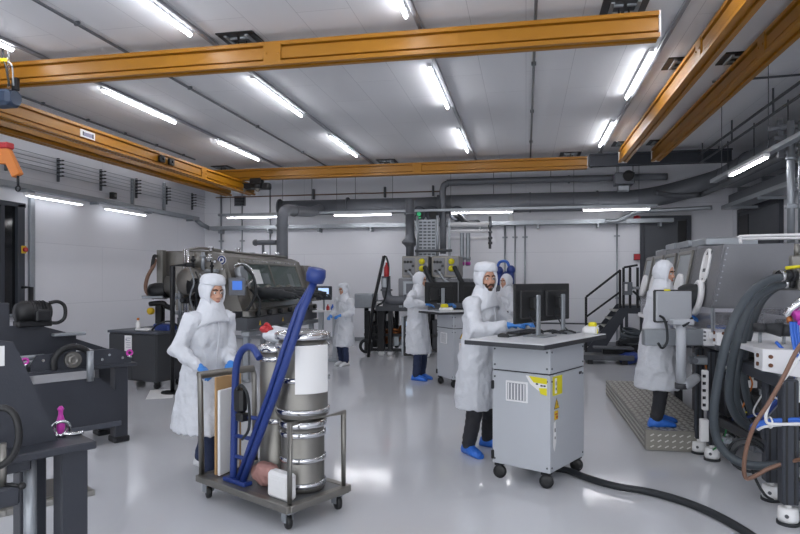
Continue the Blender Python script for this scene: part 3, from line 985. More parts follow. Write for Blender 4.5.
# ---------------------------------------------------------------- glovebox on the left
t = thing('glovebox', O3, 0, 'long stainless glovebox with sloped window and black gloves by the left wall', 'glovebox')
prof = [(-4.45, 1.15), (-4.75, 2.03), (-4.92, 2.1), (-5.55, 2.1), (-5.62, 2.0), (-5.62, 1.15)]
MB().prism([(x, 9.3, z) for x, z in prof], (0, 3.35, 0)).build('chamber', 'steel_warm', t)
sl = Vector((-0.3, 0, 0.88)).normalized()
nf = Vector((0.88, 0, 0.3)).normalized()
RS = Matrix((Vector((0, 1, 0)), sl, nf)).transposed()
pt = lambda y, s, o: Vector((-4.45, y, 1.15)) + sl * s + nf * o
m = MB()
for c, d in ((pt(11.05, 0.06, 0.02), (2.6, 0.1, 0.04)), (pt(11.05, 0.85, 0.02), (2.6, 0.08, 0.04)), (pt(9.78, 0.45, 0.02), (0.09, 0.72, 0.04)), (pt(12.32, 0.45, 0.02), (0.09, 0.72, 0.04)), (pt(10.9, 0.62, 0.02), (0.04, 0.4, 0.03))):
    m.box(c, d, 0.008, RS)
m.build('window_frame', 'steel', t)
MB().box(pt(11.05, 0.45, 0.006), (2.46, 0.72, 0.006), 0, RS).build('interior_board', mat('glovebox_interior', '66726f', 0.5), t)
MB().box(pt(11.05, 0.45, 0.022), (2.46, 0.72, 0.006), 0, RS).build('window_pane', 'glass', t)
MB().box(pt(10.25, 0.58, 0.028), (0.3, 0.26, 0.004), 0, RS).build('notice', 'paper', t)
MB().box(pt(10.62, 0.55, 0.016), (0.28, 0.2, 0.01), 0.004, RS).box(pt(11.2, 0.36, 0.016), (0.4, 0.1, 0.01), 0.004, RS).box(pt(11.8, 0.5, 0.016), (0.2, 0.3, 0.01), 0.004, RS).build('shelf_content', 'galv', t)
m = MB()
for k in range(14):
    m.cyl(pt(9.9 + 0.18 * k, 0.86, 0.03), pt(9.9 + 0.18 * k, 0.86, 0.055), 0.018, n=8)
m.build('clamp_bolt', 'chrome', t)
for k in range(4):
    y = 10.0 + 0.5 * k
    c = pt(y, 0.27, 0.03)
    MB().lathe([(0.12, -0.02), (0.15, -0.02), (0.15, 0.04), (0.12, 0.05)], c, nf, 24).build('glove_port', 'steel', t)
    tip = c + Vector((0.74, -0.08 + 0.03 * k, -0.04))
    mid = c + Vector((0.4, -0.04, 0.0))
    g = MB().tube([c, c + Vector((0.12, 0, 0)), mid, c + Vector((0.58, -0.06, -0.02)), tip], [0.115, 0.11, 0.085, 0.06, 0.05], n=14, k=5)
    for q in range(4):
        b0 = tip + Vector((-0.03, -0.045 + 0.03 * q, -0.005))
        g.tube([b0, b0 + Vector((0.08, 0, -0.01)), b0 + Vector((0.13, 0, -0.04))], 0.014, n=8, k=3)
    b0 = tip + Vector((-0.06, -0.05, 0))
    g.tube([b0, b0 + Vector((0.05, -0.03, 0)), b0 + Vector((0.09, -0.035, -0.02))], 0.015, n=8, k=3)
    g.build('glove', 'rubber', t)
m = MB()
m.box((-4.4, 10.97, 1.1), (0.12, 3.3, 0.1), 0.01)
m.build('lower_rail', 'steel', t)
for k in range(7):
    MB().cyl((-4.34, 9.6 + 0.47 * k, 1.1), (-4.28, 9.6 + 0.47 * k, 1.1), 0.045, n=12).build('clamp_knob', 'black', t)
MB().box((-4.45, 10.97, 0.94), (0.2, 3.4, 0.2), 0.01).box((-5.5, 10.97, 0.94), (0.16, 3.4, 0.2), 0.01).build('base_beam', 'duct_dark', t)
MB().box((-4.36, 10.97, 0.79), (0.14, 3.5, 0.07), 0.006).build('front_rail', 'galv', t)
for x in (-4.42, -5.5):
    for y in (9.4, 10.97, 12.5):
        MB().box((x, y, 0.44), (0.09, 0.09, 0.82), 0.008).cyl((x, y, 0), (x, y, 0.04), 0.06).build('leg', 'galv', t)
for y in (9.75, 10.75, 11.6):
    MB().prism([(-4.345, y - 0.04, 0.9), (-4.345, y + 0.04, 0.9), (-4.345, y, 0.98)], (0.003, 0, 0)).build('warning_sticker', 'yellow_sign', t)
# near end
MB().lathe([(0.01, 0.05), (0.3, 0.05), (0.36, 0.03), (0.36, -0.02)], (-5.05, 9.29, 1.66), (0, -1, 0), 32).build('end_flange', 'steel', t)
MB().lathe([(0.01, 0.4), (0.2, 0.4), (0.23, 0.36), (0.23, 0.06)], (-5.15, 9.27, 1.62), (0, -1, 0), 28).build('transfer_tube', 'steel_warm', t)
m = MB()
for k in range(12):
    a = 2 * PI * k / 12
    m.cyl((-5.05 + 0.33 * math.cos(a), 9.27, 1.66 + 0.33 * math.sin(a)), (-5.05 + 0.33 * math.cos(a), 9.22, 1.66 + 0.33 * math.sin(a)), 0.02, n=8)
m.build('flange_bolt', 'chrome', t)
b = MB().cyl((-4.8, 9.3, 1.97), (-4.8, 9.285, 1.97), 0.075, n=28).build('badge', 'white_plastic', t)
MB().ring((-4.8, 9.285, 1.97), (0, 1, 0), 0.058, 0.012, 28, 6).prism([(-4.83, 9.286, 1.94), (-4.77, 9.286, 1.97), (-4.8, 9.286, 2.005), (-4.82, 9.286, 1.985)], (0, -0.008, 0)).build('badge_mark', 'blue', b)
MB().ring(pt(9.6, 0.6, 0.05), (0.6, -0.6, 0.2), 0.19, 0.02, 24, 6).build('port_ring', 'chrome', t)
MB().cyl(pt(9.5, 0.6, 0.04), pt(9.5, 0.6, 0.14), 0.13).build('sight_port', 'galv', t)
m = MB()
for k, (y, h_) in enumerate(((9.5, 0.09), (9.9, 0.06), (10.5, 0.12), (11.1, 0.06), (11.7, 0.08), (12.3, 0.1))):
    m.cyl((-5.1, y, 2.09), (-5.1, y, 2.1 + h_), 0.03, n=10).box((-5.1, y, 2.1 + h_), (0.09, 0.05, 0.03), 0.005)
m.build('top_fitting', 'chrome', t)
MB().tube([(-5.5, 9.4, 2.14), (-5.3, 9.6, 2.18), (-5.0, 10.3, 2.13), (-4.95, 12.4, 2.13)], 0.022).tube([(-5.55, 9.4, 2.12), (-5.5, 10.5, 2.16), (-5.3, 12.5, 2.12)], 0.018).build('top_pipe', 'steel', t)
MB().tube([(-4.6, 9.6, 1.9), (-4.35, 9.5, 1.7), (-4.3, 9.45, 1.4), (-4.45, 9.4, 1.1), (-4.5, 9.3, 0.95)], 0.022).tube([(-4.5, 9.7, 1.5), (-4.28, 9.6, 1.3), (-4.3, 9.55, 1.05)], 0.02).build('hose', 'rubber', t)
h_ = MB().box((-4.42, 9.06, 1.55), (0.26, 0.07, 0.28), 0.012, 0.3).build('control_screen', 'duct', t)
MB().box((-4.4, 9.022, 1.565), (0.15, 0.012, 0.14), 0.003, 0.3).build('screen', 'screen_blue', h_)
MB().box((-4.55, 9.2, 1.5), (0.05, 0.25, 0.05)).build('screen_arm', 'black_metal', t)
# far antechamber
MB().prism([(-4.42, 12.66, 1.2), (-4.66, 12.66, 1.96), (-5.2, 12.66, 1.96), (-5.2, 12.66, 1.2)], (0, 0.5, 0)).build('antechamber', 'steel_warm', t)
MB().ring(pt(12.92, 0.5, 0.01), nf, 0.16, 0.03, 24, 8).build('port_ring', 'white_plastic', t)
MB().cyl(pt(12.92, 0.5, -0.01), pt(12.92, 0.5, 0.012), 0.15, n=24).build('port_cover', 'galv', t)

# pump unit at its near end
m = MB()
ybox(m, 156.5, 250, 162.5, 292, 9.75, 0.12, 0.006)
m.build('column', 'steel', t)
m = MB()
ybox(m, 163, 251, 180, 276, 9.95, 0.4, 0.01)
m.build('tank', 'steel_warm', t)
m = MB()
for px_ in (185, 187.5):
    m.cyl(on_y(px_, 249, 9.0), on_y(px_, 322, 9.0), 0.028, n=10)
m.build('riser', 'chrome', t)
MB().lathe([(0.1, 0), (0.17, 0.02), (0.17, 0.4), (0.13, 0.44), (0.13, 0.5), (0.2, 0.5), (0.2, 0.56)], on_y(166, 286, 9.65), (1, 0.25, 0), 24).build('cylinder', 'steel', t)
MB().lathe([(0.21, 0), (0.21, 0.2), (0.16, 0.24), (0.02, 0.24)], on_y(192, 287, 9.05), (1, 0.1, 0), 24).build('motor', 'black_metal', t)
MB().lathe([(0.02, 0), (0.12, 0.02), (0.14, 0.1), (0.14, 0.3), (0.1, 0.34)], on_y(149.5, 291, 9.60), (1, 0.1, 0), 20).build('pump_head', 'black_metal', t)
MB().box(on_y(157, 297, 9.65), (0.4, 0.3, 0.05), 0.01).build('pump_plate', 'galv', t)
MB().tube([on_y(155, 260, 9.75), on_y(153.5, 266, 9.65), on_y(148, 276, 9.65), on_y(145.5, 287, 9.65), on_y(148, 294, 9.65), on_y(154, 298, 9.65)], 0.032, n=10).build('hose', 'brown', t)
MB().tube([on_y(152, 268, 9.65), on_y(154, 257, 9.65), on_y(156, 256, 9.75)], 0.03).build('valve', 'black_metal', t)
for py_, r_ in ((271, 0.03), (303, 0.035), (313, 0.03)):
    MB().tube([on_y(176, py_, 9.80), on_y(196, py_ + 0.5, 9.10), on_y(204, py_ + 0.5, 9.20)], r_, n=10).lathe([(0.05, 0), (0.05, 0.05)], on_y(192, py_ + 0.5, 9.12), (1, 0, 0), 14).build('pipe', 'galv' if py_ != 303 else 'black_metal', t)
MB().tube([on_y(150, 304, 9.60), on_y(162, 303, 9.60), on_y(166, 306, 9.60), on_y(173, 309, 9.55)], 0.045, n=10).build('pipe', 'black_metal', t)
MB().box(on_y(160, 318, 9.65), (0.12, 0.12, 0.55), 0.01).build('support', 'black_metal', t)
MB().lathe([(0.02, 0), (0.06, 0.01), (0.06, 0.06), (0.03, 0.08)], on_y(152, 311, 9.55), (0, -1, 0), 14).build('gauge', 'yellow_sign', t)
MB().box((-6.05, 9.75, 0.82), (0.75, 0.6, 0.06), 0.006).build('base_plate', 'duct_dark', t)
for x in (-6.35, -5.75):
    for y in (9.5, 9.98):
        MB().box((x, y, 0.4), (0.06, 0.06, 0.8), 0.005).build('leg', 'duct_dark', t)
MB().cyl(on_y(199, 252, 9.20), on_y(199, 268, 9.20), 0.09, n=18).cyl(on_y(199, 268, 9.20), on_y(199, 270, 9.20), 0.12, n=18).build('filter_can', 'steel', t)
MB().box(on_y(206, 271, 9.15), (0.4, 0.12, 0.05), 0.01).build('clamp', 'galv', t)

for k, (px_, y0_, y1_, r_, m_) in enumerate(((193, 256, 276, 0.025, 'black_metal'), (203, 252, 270, 0.03, 'galv'), (209, 254, 262, 0.035, 'chrome'), (180, 283, 318, 0.03, 'galv'), (197, 296, 320, 0.035, 'black_metal'), (212, 262, 300, 0.02, 'black_metal'))):
    MB().cyl(on_y(px_, y0_, 8.95), on_y(px_, y1_, 8.95), r_, n=10).cyl(on_y(px_, y0_ + 3, 8.95), on_y(px_, y0_ + 5, 8.95), r_ * 1.7, n=10).build('pipe', m_, t)
for px_, py_, s_, m_ in ((196, 281, 0.07, 'black'), (204, 291, 0.06, 'galv'), (186, 300, 0.08, 'black_metal'), (209, 306, 0.07, 'duct'), (200, 309, 0.06, 'black'), (178, 296, 0.07, 'galv')):
    c = on_y(px_, py_, 8.9)
    MB().box(c, (s_ * 1.8, s_ * 1.4, s_ * 1.3), 0.015).cyl(c, c - Vector((0, s_ * 1.6, 0)), s_ * 0.45, n=12).build('valve', m_, t)
for k in range(4):
    MB().tube([on_y(190 + 5 * k, 268 + 3 * k, 8.9), on_y(194 + 5 * k, 282, 8.75), on_y(190 + 6 * k, 298, 8.8), on_y(196 + 5 * k, 316, 8.9)], 0.013, n=8).build('hose', 'rubber' if k % 2 else 'galv', t)

# black stand
a, b = on_y(172.5, 266, 8.3), on_y(172.5, 345, 8.3)
t = thing('instrument_stand', O3, 0, 'black stand with a bent top before the vacuum pump stack', 'stand')
MB().tube([Vector((a.x, a.y, 0)), a, a + Vector((0.2, 0.1, 0.02))], 0.03, n=10, smooth=False).cyl((a.x, a.y, 0), (a.x, a.y, 0.02), 0.16, n=24).build('pole', 'black_metal', t)
MB().box(a + Vector((0.22, 0.1, 0.02)), (0.12, 0.08, 0.06), 0.01).build('clamp', 'black_metal', t)

# dark roller cabinet with a notice
c = cw(-3.97, 9.84)
t = thing('roller_cabinet', c, -0.23, 'dark roller cabinet with a white notice standing before the long glovebox', 'cabinet')
MB().box((0, 0, 0.47), (1.0, 0.6, 0.72), 0.01).build('body', 'edge_dark', t)
MB().box((0, 0, 0.85), (1.04, 0.64, 0.04), 0.008).build('top', 'anth_light', t)
MB().box((-0.245, -0.306, 0.47), (0.48, 0.02, 0.68), 0.006).build('door', 'edge_dark', t)
MB().box((0.245, -0.306, 0.47), (0.48, 0.02, 0.68), 0.006).build('door', 'edge_dark', t)
n_ = MB().box((-0.07, -0.319, 0.68), (0.15, 0.003, 0.24)).build('notice', 'paper', t)
m = MB()
for k, w_ in enumerate((0.09, 0.07, 0.1, 0.08, 0.1)):
    m.box((-0.065, -0.3215, 0.76 - 0.035 * k), (w_, 0.002, 0.008))
m.box((-0.11, -0.3215, 0.735), (0.02, 0.002, 0.025)).build('print', 'ink_grey', n_)
for x in (-0.42, 0.42):
    for y in (-0.22, 0.22):
        MB().cyl((x - 0.02, y, 0.05), (x + 0.02, y, 0.05), 0.05, n=16).box((x, y, 0.095), (0.07, 0.07, 0.03), 0.005).build('caster', 'black', t)


def at(root, x, y, z):
    return Matrix.Translation(root.location) @ Matrix.Rotation(root.rotation_euler.z, 4, 'Z') @ Vector((x, y, z))


q = at(t, -0.1, -0.1, 0.871)
b = thing('spray_bottle', q, 0, 'small white bottle with an orange cap on the dark roller cabinet', 'bottle')
MB().lathe([(0.03, 0), (0.035, 0.01), (0.035, 0.11), (0.015, 0.14), (0.015, 0.15)], O3, n=16).build('body', 'white_plastic', b)
MB().cyl((0, 0, 0.15), (0, 0, 0.185), 0.02, n=12).build('cap', 'jib', b)
single(MB().box(at(t, 0.1, -0.12, 0.885), (0.3, 0.2, 0.028), 0.01, -0.3), 'plastic_tray', 'white_plastic', 'flat white tray lying on the dark roller cabinet', 'tray')
single(MB().box(at(t, 0.36, 0.0, 0.921), (0.3, 0.2, 0.1), 0.012, -0.2), 'blue_box', 'blue', 'blue box lying on the right end of the dark roller cabinet', 'box')
single(MB().tube([at(t, 0.3, -0.2, 0.89), at(t, 0.42, -0.22, 0.97), at(t, 0.52, -0.1, 1.02), at(t, 0.56, 0.05, 0.95), at(t, 0.45, 0.2, 0.89)], 0.014), 'looped_cable', 'rubber', 'black cable loop on the right end of the dark roller cabinet', 'cable')

# station with monitor by the glovebox's far end
t = thing('workstation_stand', O3, 0, 'light grey stand with a small lit monitor beside the far end of the long glovebox', 'workstation')
MB().box(on_y(327, 311, 12.3), (0.5, 0.4, 0.04), 0.008).build('tabletop', 'white_metal', t)
a = on_y(322, 312, 12.3)
for dx in (-0.02, 0.28):
    MB().box((a.x + dx, 12.3, a.z / 2), (0.09, 0.09, a.z), 0.006).build('leg', 'desk_grey', t)
MB().box((a.x + 0.1, 12.3, 0.03), (0.6, 0.4, 0.06), 0.01).build('base', 'desk_grey', t)
s_ = MB().box(on_y(324, 293, 12.2), (0.34, 0.05, 0.28), 0.012).build('monitor', 'anthracite', t)
c = on_y(323.5, 292, 12.17)
MB().box(c, (0.22, 0.01, 0.16)).build('screen', 'screen_white', s_)
MB().cyl(on_y(324, 298, 12.25), on_y(324, 311, 12.25), 0.02).build('monitor_post', 'galv', t)
q = on_y(330, 309, 12.3)
z_ = on_y(327, 311, 12.3).z + 0.02
for k, (dx, m_, lab) in enumerate(((-0.02, 'red', 'small red cap part on the light grey workstation stand'), (0.08, 'blue_bright', 'small blue bottle on the light grey workstation stand'), (0.16, 'blue', 'small dark blue bottle on the light grey workstation stand'))):
    single(MB().lathe([(0.03, 0), (0.035, 0.01), (0.035, 0.07), (0.015, 0.09), (0.015, 0.12)], (q.x + dx, 12.22, z_), n=14), 'small_bottle', m_, lab, 'bottle')

# ---------------------------------------------------------------- coating machine at the back
t = thing('coating_machine', O3, 0, 'large coating machine with two control boxes and pipes before the back wall', 'machine')
YM = 13.3
for x0, x1 in ((402, 428.5), (431.5, 459)):
    m = MB()
    ybox(m, x0, 256, x1, 277.5, YM, 0.85, 0.012)
    bx = m.build('control_box', 'steel_warm', t)
    m = MB()
    ybox(m, x0 + 1.5, 258, x0 + 13, 275, YM - 0.015, 0.03, 0.005)
    ybox(m, x0 + 15.5, 258, x1 - 1.5, 275, YM - 0.015, 0.03, 0.005)
    m.build('front_panel', 'steel_cool', bx)
    for dx, dy in ((3, 262), (6, 262), (9, 262), (4, 271), (8, 270), (11, 266)):
        c = on_y(x0 + dx, dy, YM - 0.016)
        MB().cyl(c, c - Vector((0, 0.03, 0)), 0.03, n=10).build('knob', 'black', bx)
    for dy in (261.5, 268.5):
        c = on_y(x0 + 20, dy, YM - 0.016)
        MB().lathe([(0.06, 0), (0.065, 0.03), (0.03, 0.06), (0.01, 0.06)], c, (0, -1, 0), 18).build('yellow_port', 'yellow', bx)
    c = on_y(x0 + 23, 268, YM)
    MB().tube([c, c + Vector((0.03, -0.12, -0.02)), c + Vector((0.15, -0.2, -0.25)), c + Vector((0.3, -0.1, -0.5))], 0.05, n=12).build('hose', 'rubber', bx)
    c = on_y(x0 + 6, 272, YM)
    MB().tube([c, c + Vector((0.05, -0.1, -0.02)), c + Vector((0.2, -0.12, -0.2)), c + Vector((0.4, -0.05, -0.3))], 0.03, n=10).build('hose', 'galv', bx)
m = MB()
ybox(m, 398.5, 278.5, 470, 301, YM + 0.02, 0.9, 0.01)
m.build('process_chamber', 'steel_cool', t)
m = MB()
ybox(m, 403, 281, 422, 296, YM, 0.04, 0.01)
pn = m.build('access_panel', 'galv', t)
m = MB()
ybox(m, 406, 283.5, 419, 293.5, YM - 0.015, 0.03, 0.008)
m.build('sight_glass', 'duct', pn)
MB().tube([on_y(386, 276, YM - 0.1), on_y(386, 283, YM - 0.1), on_y(386.5, 293, YM - 0.1), on_y(389, 298.5, YM - 0.1), on_y(395, 300.5, YM - 0.1), on_y(420, 300.5, YM - 0.1), on_y(445, 300.5, YM - 0.1)], 0.1, n=16).build('exhaust_pipe', 'duct', t)
MB().lathe([(0.13, -0.02), (0.13, 0.02)], on_y(386.5, 290, YM - 0.1), (0, 0, 1), 18).build('pipe_flange', 'duct', t)
MB().lathe([(0.13, -0.02), (0.13, 0.02)], on_y(405, 300.5, YM - 0.1), (1, 0, 0), 18).build('pipe_flange', 'duct', t)
m = MB()
ybox(m, 375, 301, 470, 311.5, YM - 0.05, 0.95, 0.008)
m.build('base_beam', 'duct_dark', t)
m = MB()
ybox(m, 376.5, 301.5, 382.5, 306, YM - 0.065, 0.02, 0.002)
pl = m.build('beam_label', 'white_plastic', t)
m = MB()
for px_ in (378, 379.6, 381.2):
    ybox(m, px_ - 0.4, 302.8, px_ + 0.4, 304.8, YM - 0.07, 0.01, 0)
m.build('print', 'ink', pl)
m = MB()
for px_, w_ in ((400, 1), (401.8, 0.6), (404, 1), (406, 0.5), (409, 0.8), (411, 0.8), (413, 0.6)):
    ybox(m, px_ - w_, 304.5, px_ + w_ - 0.3, 307.5, YM - 0.055, 0.01, 0)
m.build('beam_lettering', 'galv', t)
for px0, px1 in ((364.5, 369.5), (377.5, 384.5), (388, 392), (424, 430), (462, 468)):
    a, b = on_y(px0, 311, YM), on_y(px1, 311, YM)
    for y_ in (YM + 0.05, YM + 0.75):
        lg = MB().box(((a.x + b.x) / 2, y_, a.z / 2 + 0.05), (b.x - a.x, 0.12, a.z - 0.1), 0.006).build('leg', 'black_metal', t)
        MB().box(((a.x + b.x) / 2, y_, 0.05), (0.12, 0.12, 0.06), 0.01).cyl(((a.x + b.x) / 2, y_, 0), ((a.x + b.x) / 2, y_, 0.05), 0.05, n=14).build('foot', 'white_plastic', lg)
m = MB()
for py_ in (334, 349):
    ybox(m, 364, py_, 470, py_ + 3, YM + 0.06, 0.06, 0.004)
m.build('cross_rail', 'black_metal', t)
# pipe bundle and boxes under the beam
m = MB()
for k in range(5):
    m.tube([on_y(385, 331 + 3 * k, YM + 0.2), on_y(391, 329 + 3 * k, YM + 0.18), on_y(398, 330 + 3 * k, YM + 0.2), on_y(401, 326 + 2 * k, YM + 0.3)], 0.03, n=8)
m.build('pipe_bundle', 'copper', t)
m = MB()
for k in range(5):
    m.tube([on_y(386 + k, 312, YM + 0.3), on_y(387 + 2 * k, 322, YM + 0.25), on_y(389 + k, 334, YM + 0.3), on_y(392, 345 + k, YM + 0.3)], 0.022, n=8)
m.build('hose_bundle', 'rubber', t)
for (x0, y0, x1, y1, m_) in ((386, 314, 391, 321, 'galv'), (367, 314, 372, 322, 'white_plastic'), (369, 326, 376, 340, 'black_metal'), (393, 336, 399, 346, 'galv'), (432, 320, 455, 350, 'anthracite')):
    m = MB()
    ybox(m, x0, y0, x1, y1, YM + 0.15, 0.3, 0.01)
    m.build('pump_box', m_, t)
MB().ring(on_y(366, 346, YM - 0.02), (0, 1, 0), 0.14, 0.02, 24, 6).ring(on_y(366, 346, YM - 0.05), (0, 1, 0), 0.11, 0.018, 24, 6).build('coiled_hose', 'rubber', t)
# control rack in the machine's lower right
m = MB()
ybox(m, 402, 317, 418.5, 356, YM - 0.3, 0.5, 0.01)
rk = m.build('control_rack', 'edge_dark', t)
m = MB()
ybox(m, 401.5, 316.5, 403.5, 356, YM - 0.32, 0.03, 0.004)
m.build('rack_rail', 'galv', rk)
m = MB()
ybox(m, 406, 321.5, 413.5, 327.5, YM - 0.32, 0.03, 0.002)
m.build('screen', 'screen_white', rk)
m = MB()
for py_ in (331, 337, 343, 349):
    ybox(m, 404.5, py_, 417, py_ + 4.5, YM - 0.315, 0.02, 0.003)
m.build('rack_unit', 'anthracite', rk)
for py_ in (333, 339, 345):
    for px_ in (406, 409, 412, 415):
        c = on_y(px_, py_, YM - 0.32)
        MB().cyl(c, c - Vector((0, 0.03, 0)), 0.018, n=8).build('knob', 'galv', rk)
# grey box on the left end, pole with red light
m = MB()
a = on_y(363, 301, YM)
m.box((a.x, YM + 0.3, a.z), (0.42, 0.5, 0.32), 0.02)
m.build('electronics_box', 'galv', t)
MB().cyl((a.x, YM + 0.3, 0.55), (a.x, YM + 0.3, a.z - 0.15), 0.05, n=12).build('box_support', 'black_metal', t)

t = thing('service_pole', O3, 0, 'black leaning service pole with a red extinguisher beside the coating machine', 'pole')
a, b = on_y(373, 306, 13.0), on_y(384, 256, 13.0)
MB().tube([Vector((a.x - 0.1, 13.0, 0)), a, b], 0.035, n=10, smooth=False).build('pole', 'black_metal', t)
MB().tube([b, b + Vector((0.06, 0, -0.05)), b + Vector((0.1, 0, -0.3)), b + Vector((0.02, 0, -0.9)), a + Vector((0.1, -0.05, 0))], 0.02).build('cable', 'rubber', t)
c = on_y(386.5, 271, 13.0)
MB().lathe([(0.01, 0), (0.05, 0), (0.055, 0.02), (0.055, 0.2), (0.02, 0.26), (0.02, 0.3)], c - Vector((0, 0, 0.12)), n=14).build('red_canister', 'red', t)
MB().box(c + Vector((-0.04, 0.0, -0.25)), (0.1, 0.06, 0.2), 0.01).build('clamp', 'galv', t)

# heat exchanger column
t = thing('ribbed_column', O3, 0, 'tall ribbed steel heat exchanger column standing above the coating machine', 'heat exchanger')
a, b = on_y(418, 257, 14.0), on_y(436, 220, 14.0)
m = MB()
ybox(m, 418, 219.5, 436, 257, 14.0, 0.35, 0.008)
m.build('housing', 'galv', t)
m = MB()
for r_ in range(11):
    for k in range(4):
        px_ = 419.2 + 4.2 * k
        ybox(m, px_, 221.5 + 3.2 * r_, px_ + 3.0, 223.2 + 3.2 * r_, 13.98, 0.03, 0)
m.build('slot_row', 'duct_dark', t)
MB().box(((a.x + b.x) / 2, 14.17, 1.9), (0.3, 0.3, 0.5)).build('support', 'duct', t)
for px_, py_ in ((417, 252), (437.5, 240)):
    c = on_y(px_, py_, 13.95)
    MB().cyl(Vector((c.x, 13.95, 2.05)), Vector((c.x, 13.95, 3.1)), 0.03, n=10).build('side_pipe', 'galv', t)
MB().cyl(on_y(415, 251, 13.9), on_y(452, 250.5, 13.9), 0.03, n=10).build('cross_pipe', 'duct_dark', t)
for px_, lab, m_ in ((419, 'round duct inlet with a green cover beneath the back light rail', 'lamp_green'), (433, 'round dark duct inlet beneath the back light rail, above the ribbed column', 'black'), (457, 'round dark duct inlet with a hose beneath the back light rail', 'black')):
    c = on_y(px_, 214, 15.3)
    q = thing('duct_inlet', O3, 0, lab, 'duct inlet', 'round inlets under the back rail')
    MB().lathe([(0.13, 0), (0.13, 0.28), (0.19, 0.3), (0.19, 0.33), (0.12, 0.33), (0.1, 0.28)], c + Vector((0, 0.3, 0)), (0, -1, 0), 24).build('housing', 'beam_dark', q)
    MB().cyl(c + Vector((0, 0.04, 0)), c + Vector((0, 0.0, 0)), 0.115, n=24).build('cover', 'black', q)
    if px_ == 419:
        MB().cyl(c, c + Vector((0, -0.012, 0)), 0.05, n=16).box(c + Vector((0.02, -0.01, -0.14)), (0.06, 0.02, 0.12)).build('signal_lamp', m_, q)
    MB().cyl(c + Vector((0, 0.25, 0.02)), c + Vector((0, 0.3, 0.1)), 0.05).build('pipe', 'duct_dark', q)
    if px_ == 457:
        MB().tube([c, c + Vector((0.1, -0.15, -0.1)), c + Vector((0.25, -0.1, -0.22)), c + Vector((0.5, 0.2, -0.2))], 0.07, n=12).build('hose', 'rubber', q)
# white pipe rack
t = thing('pipe_rack', O3, 0, 'white pipe rack with three rails right of the ribbed column', 'pipe rack')
for py_ in (224.5, 231, 238):
    MB().cyl(on_y(450, py_, 14.6), on_y(489, py_, 14.6), 0.05 if py_ < 226 else 0.035, n=12).build('rail', 'white_metal', t)
for px_ in (449.5, 490):
    a = on_y(px_, 230, 14.62)
    MB().box((a.x, 14.62, 1.55 if px_ < 460 else 2.75), (0.06, 0.06, 3.1 if px_ < 460 else 0.75), 0.005).build('post', 'galv' if px_ < 460 else 'duct_dark', t)
for px_ in (462, 468):
    MB().tube([on_y(px_, 233, 14.5), on_y(px_, 236, 14.5), on_y(px_, 245, 14.5), on_y(px_, 266, 14.5)], 0.05, n=12).cyl(on_y(px_, 257, 14.5), on_y(px_, 260, 14.5), 0.065).build('drop_pipe', 'galv', t)
    MB().cyl(on_y(px_, 262, 14.5), on_y(px_, 265, 14.5), 0.06).build('connector', 'magenta', t)
for py_ in (226, 232, 238, 243):
    MB().cyl(on_y(489, py_, 14.55), on_y(491.5, py_, 14.5), 0.035, n=10).build('valve', 'duct_dark', t)
# blue gas unit behind the two people
t = thing('gas_supply_unit', O3, 0, 'blue gas supply unit standing behind the waiting person', 'gas unit')
m = MB()
ybox(m, 496, 272, 512, 356, 13.6, 0.4, 0.02)
m.build('housing', 'duct', t)
for px_, py_ in ((499, 271), (506, 276), (511, 270)):
    c = on_y(px_, py_, 13.4)
    MB().ell(c, (0.09, 0.09, 0.1)).cyl(c - Vector((0, 0, 0.3)), c, 0.07).build('gas_valve', 'blue', t)
MB().tube([on_y(497, 268, 13.5), on_y(500, 262, 13.5), on_y(507, 262, 13.5), on_y(510, 270, 13.5)], 0.03).build('hose', 'blue_bright', t)

# ---------------------------------------------------------------- stairs and clutter at the back
YS = 14.2
t = thing('steel_stair', O3, 0, 'dark steel stair with a slanted handrail at the back right', 'stairs')
st0, st1 = on_y(594, 338, YS), on_y(622, 308, YS)
for y_ in (YS, YS + 0.8):
    MB().prism([(st0.x - 0.25, y_, 0.02), (st0.x + 0.15, y_, 0.02), (st1.x + 0.1, y_, st1.z - 0.12), (st1.x + 0.75, y_, st1.z - 0.12), (st1.x + 0.75, y_, st1.z + 0.06), (st1.x, y_, st1.z + 0.06)], (0, 0.03, 0)).build('stringer', 'beam_dark', t)
nst = 6
for k in range(nst):
    f = (k + 0.6) / nst
    MB().box((st0.x + (st1.x - st0.x) * f, YS + 0.41, st1.z * f), (0.26, 0.78, 0.03), 0.004).build('tread', 'tread', t)
MB().box((st1.x + 0.42, YS + 0.41, st1.z + 0.03), (0.75, 0.8, 0.05), 0.004).build('landing', 'tread', t)
a, b = on_y(586, 297, YS), on_y(620.5, 270, YS)
c, d = on_y(586, 317, YS), on_y(620, 292, YS)
rt, re = on_y(624, 267.5, YS), on_y(637.5, 265, YS)
MB().bar(a, b, 0.045, 0.045).bar(c, d, 0.04, 0.04).bar(rt, re, 0.045, 0.045).build('handrail', 'black_metal', t)
for px_, z1, z0 in ((586, a.z, 0.0), (620, b.z, st1.z), (623.5, rt.z, st1.z), (630, rt.z, st1.z), (637.5, rt.z, st1.z)):
    x_ = on_y(px_, 300, YS).x
    MB().box((x_, YS, (z1 + z0) / 2), (0.05, 0.05, z1 - z0)).build('post', 'black_metal', t)
for x_ in (st1.x + 0.1, st1.x + 0.7):
    for y_ in (YS + 0.05, YS + 0.75):
        MB().box((x_, y_, st1.z / 2 - 0.03), (0.06, 0.06, st1.z - 0.06)).build('leg', 'beam_dark', t)
t = thing('electrical_box', O3, 0, 'grey electrical box fixed on the stair railing', 'box')
m = MB()
ybox(m, 624, 282, 632.5, 295, YS - 0.16, 0.14, 0.01)
m.build('housing', 'duct', t)
m = MB()
ybox(m, 624.8, 284, 627.5, 291, YS - 0.17, 0.02, 0.003)
m.build('display', 'white_plastic', t)
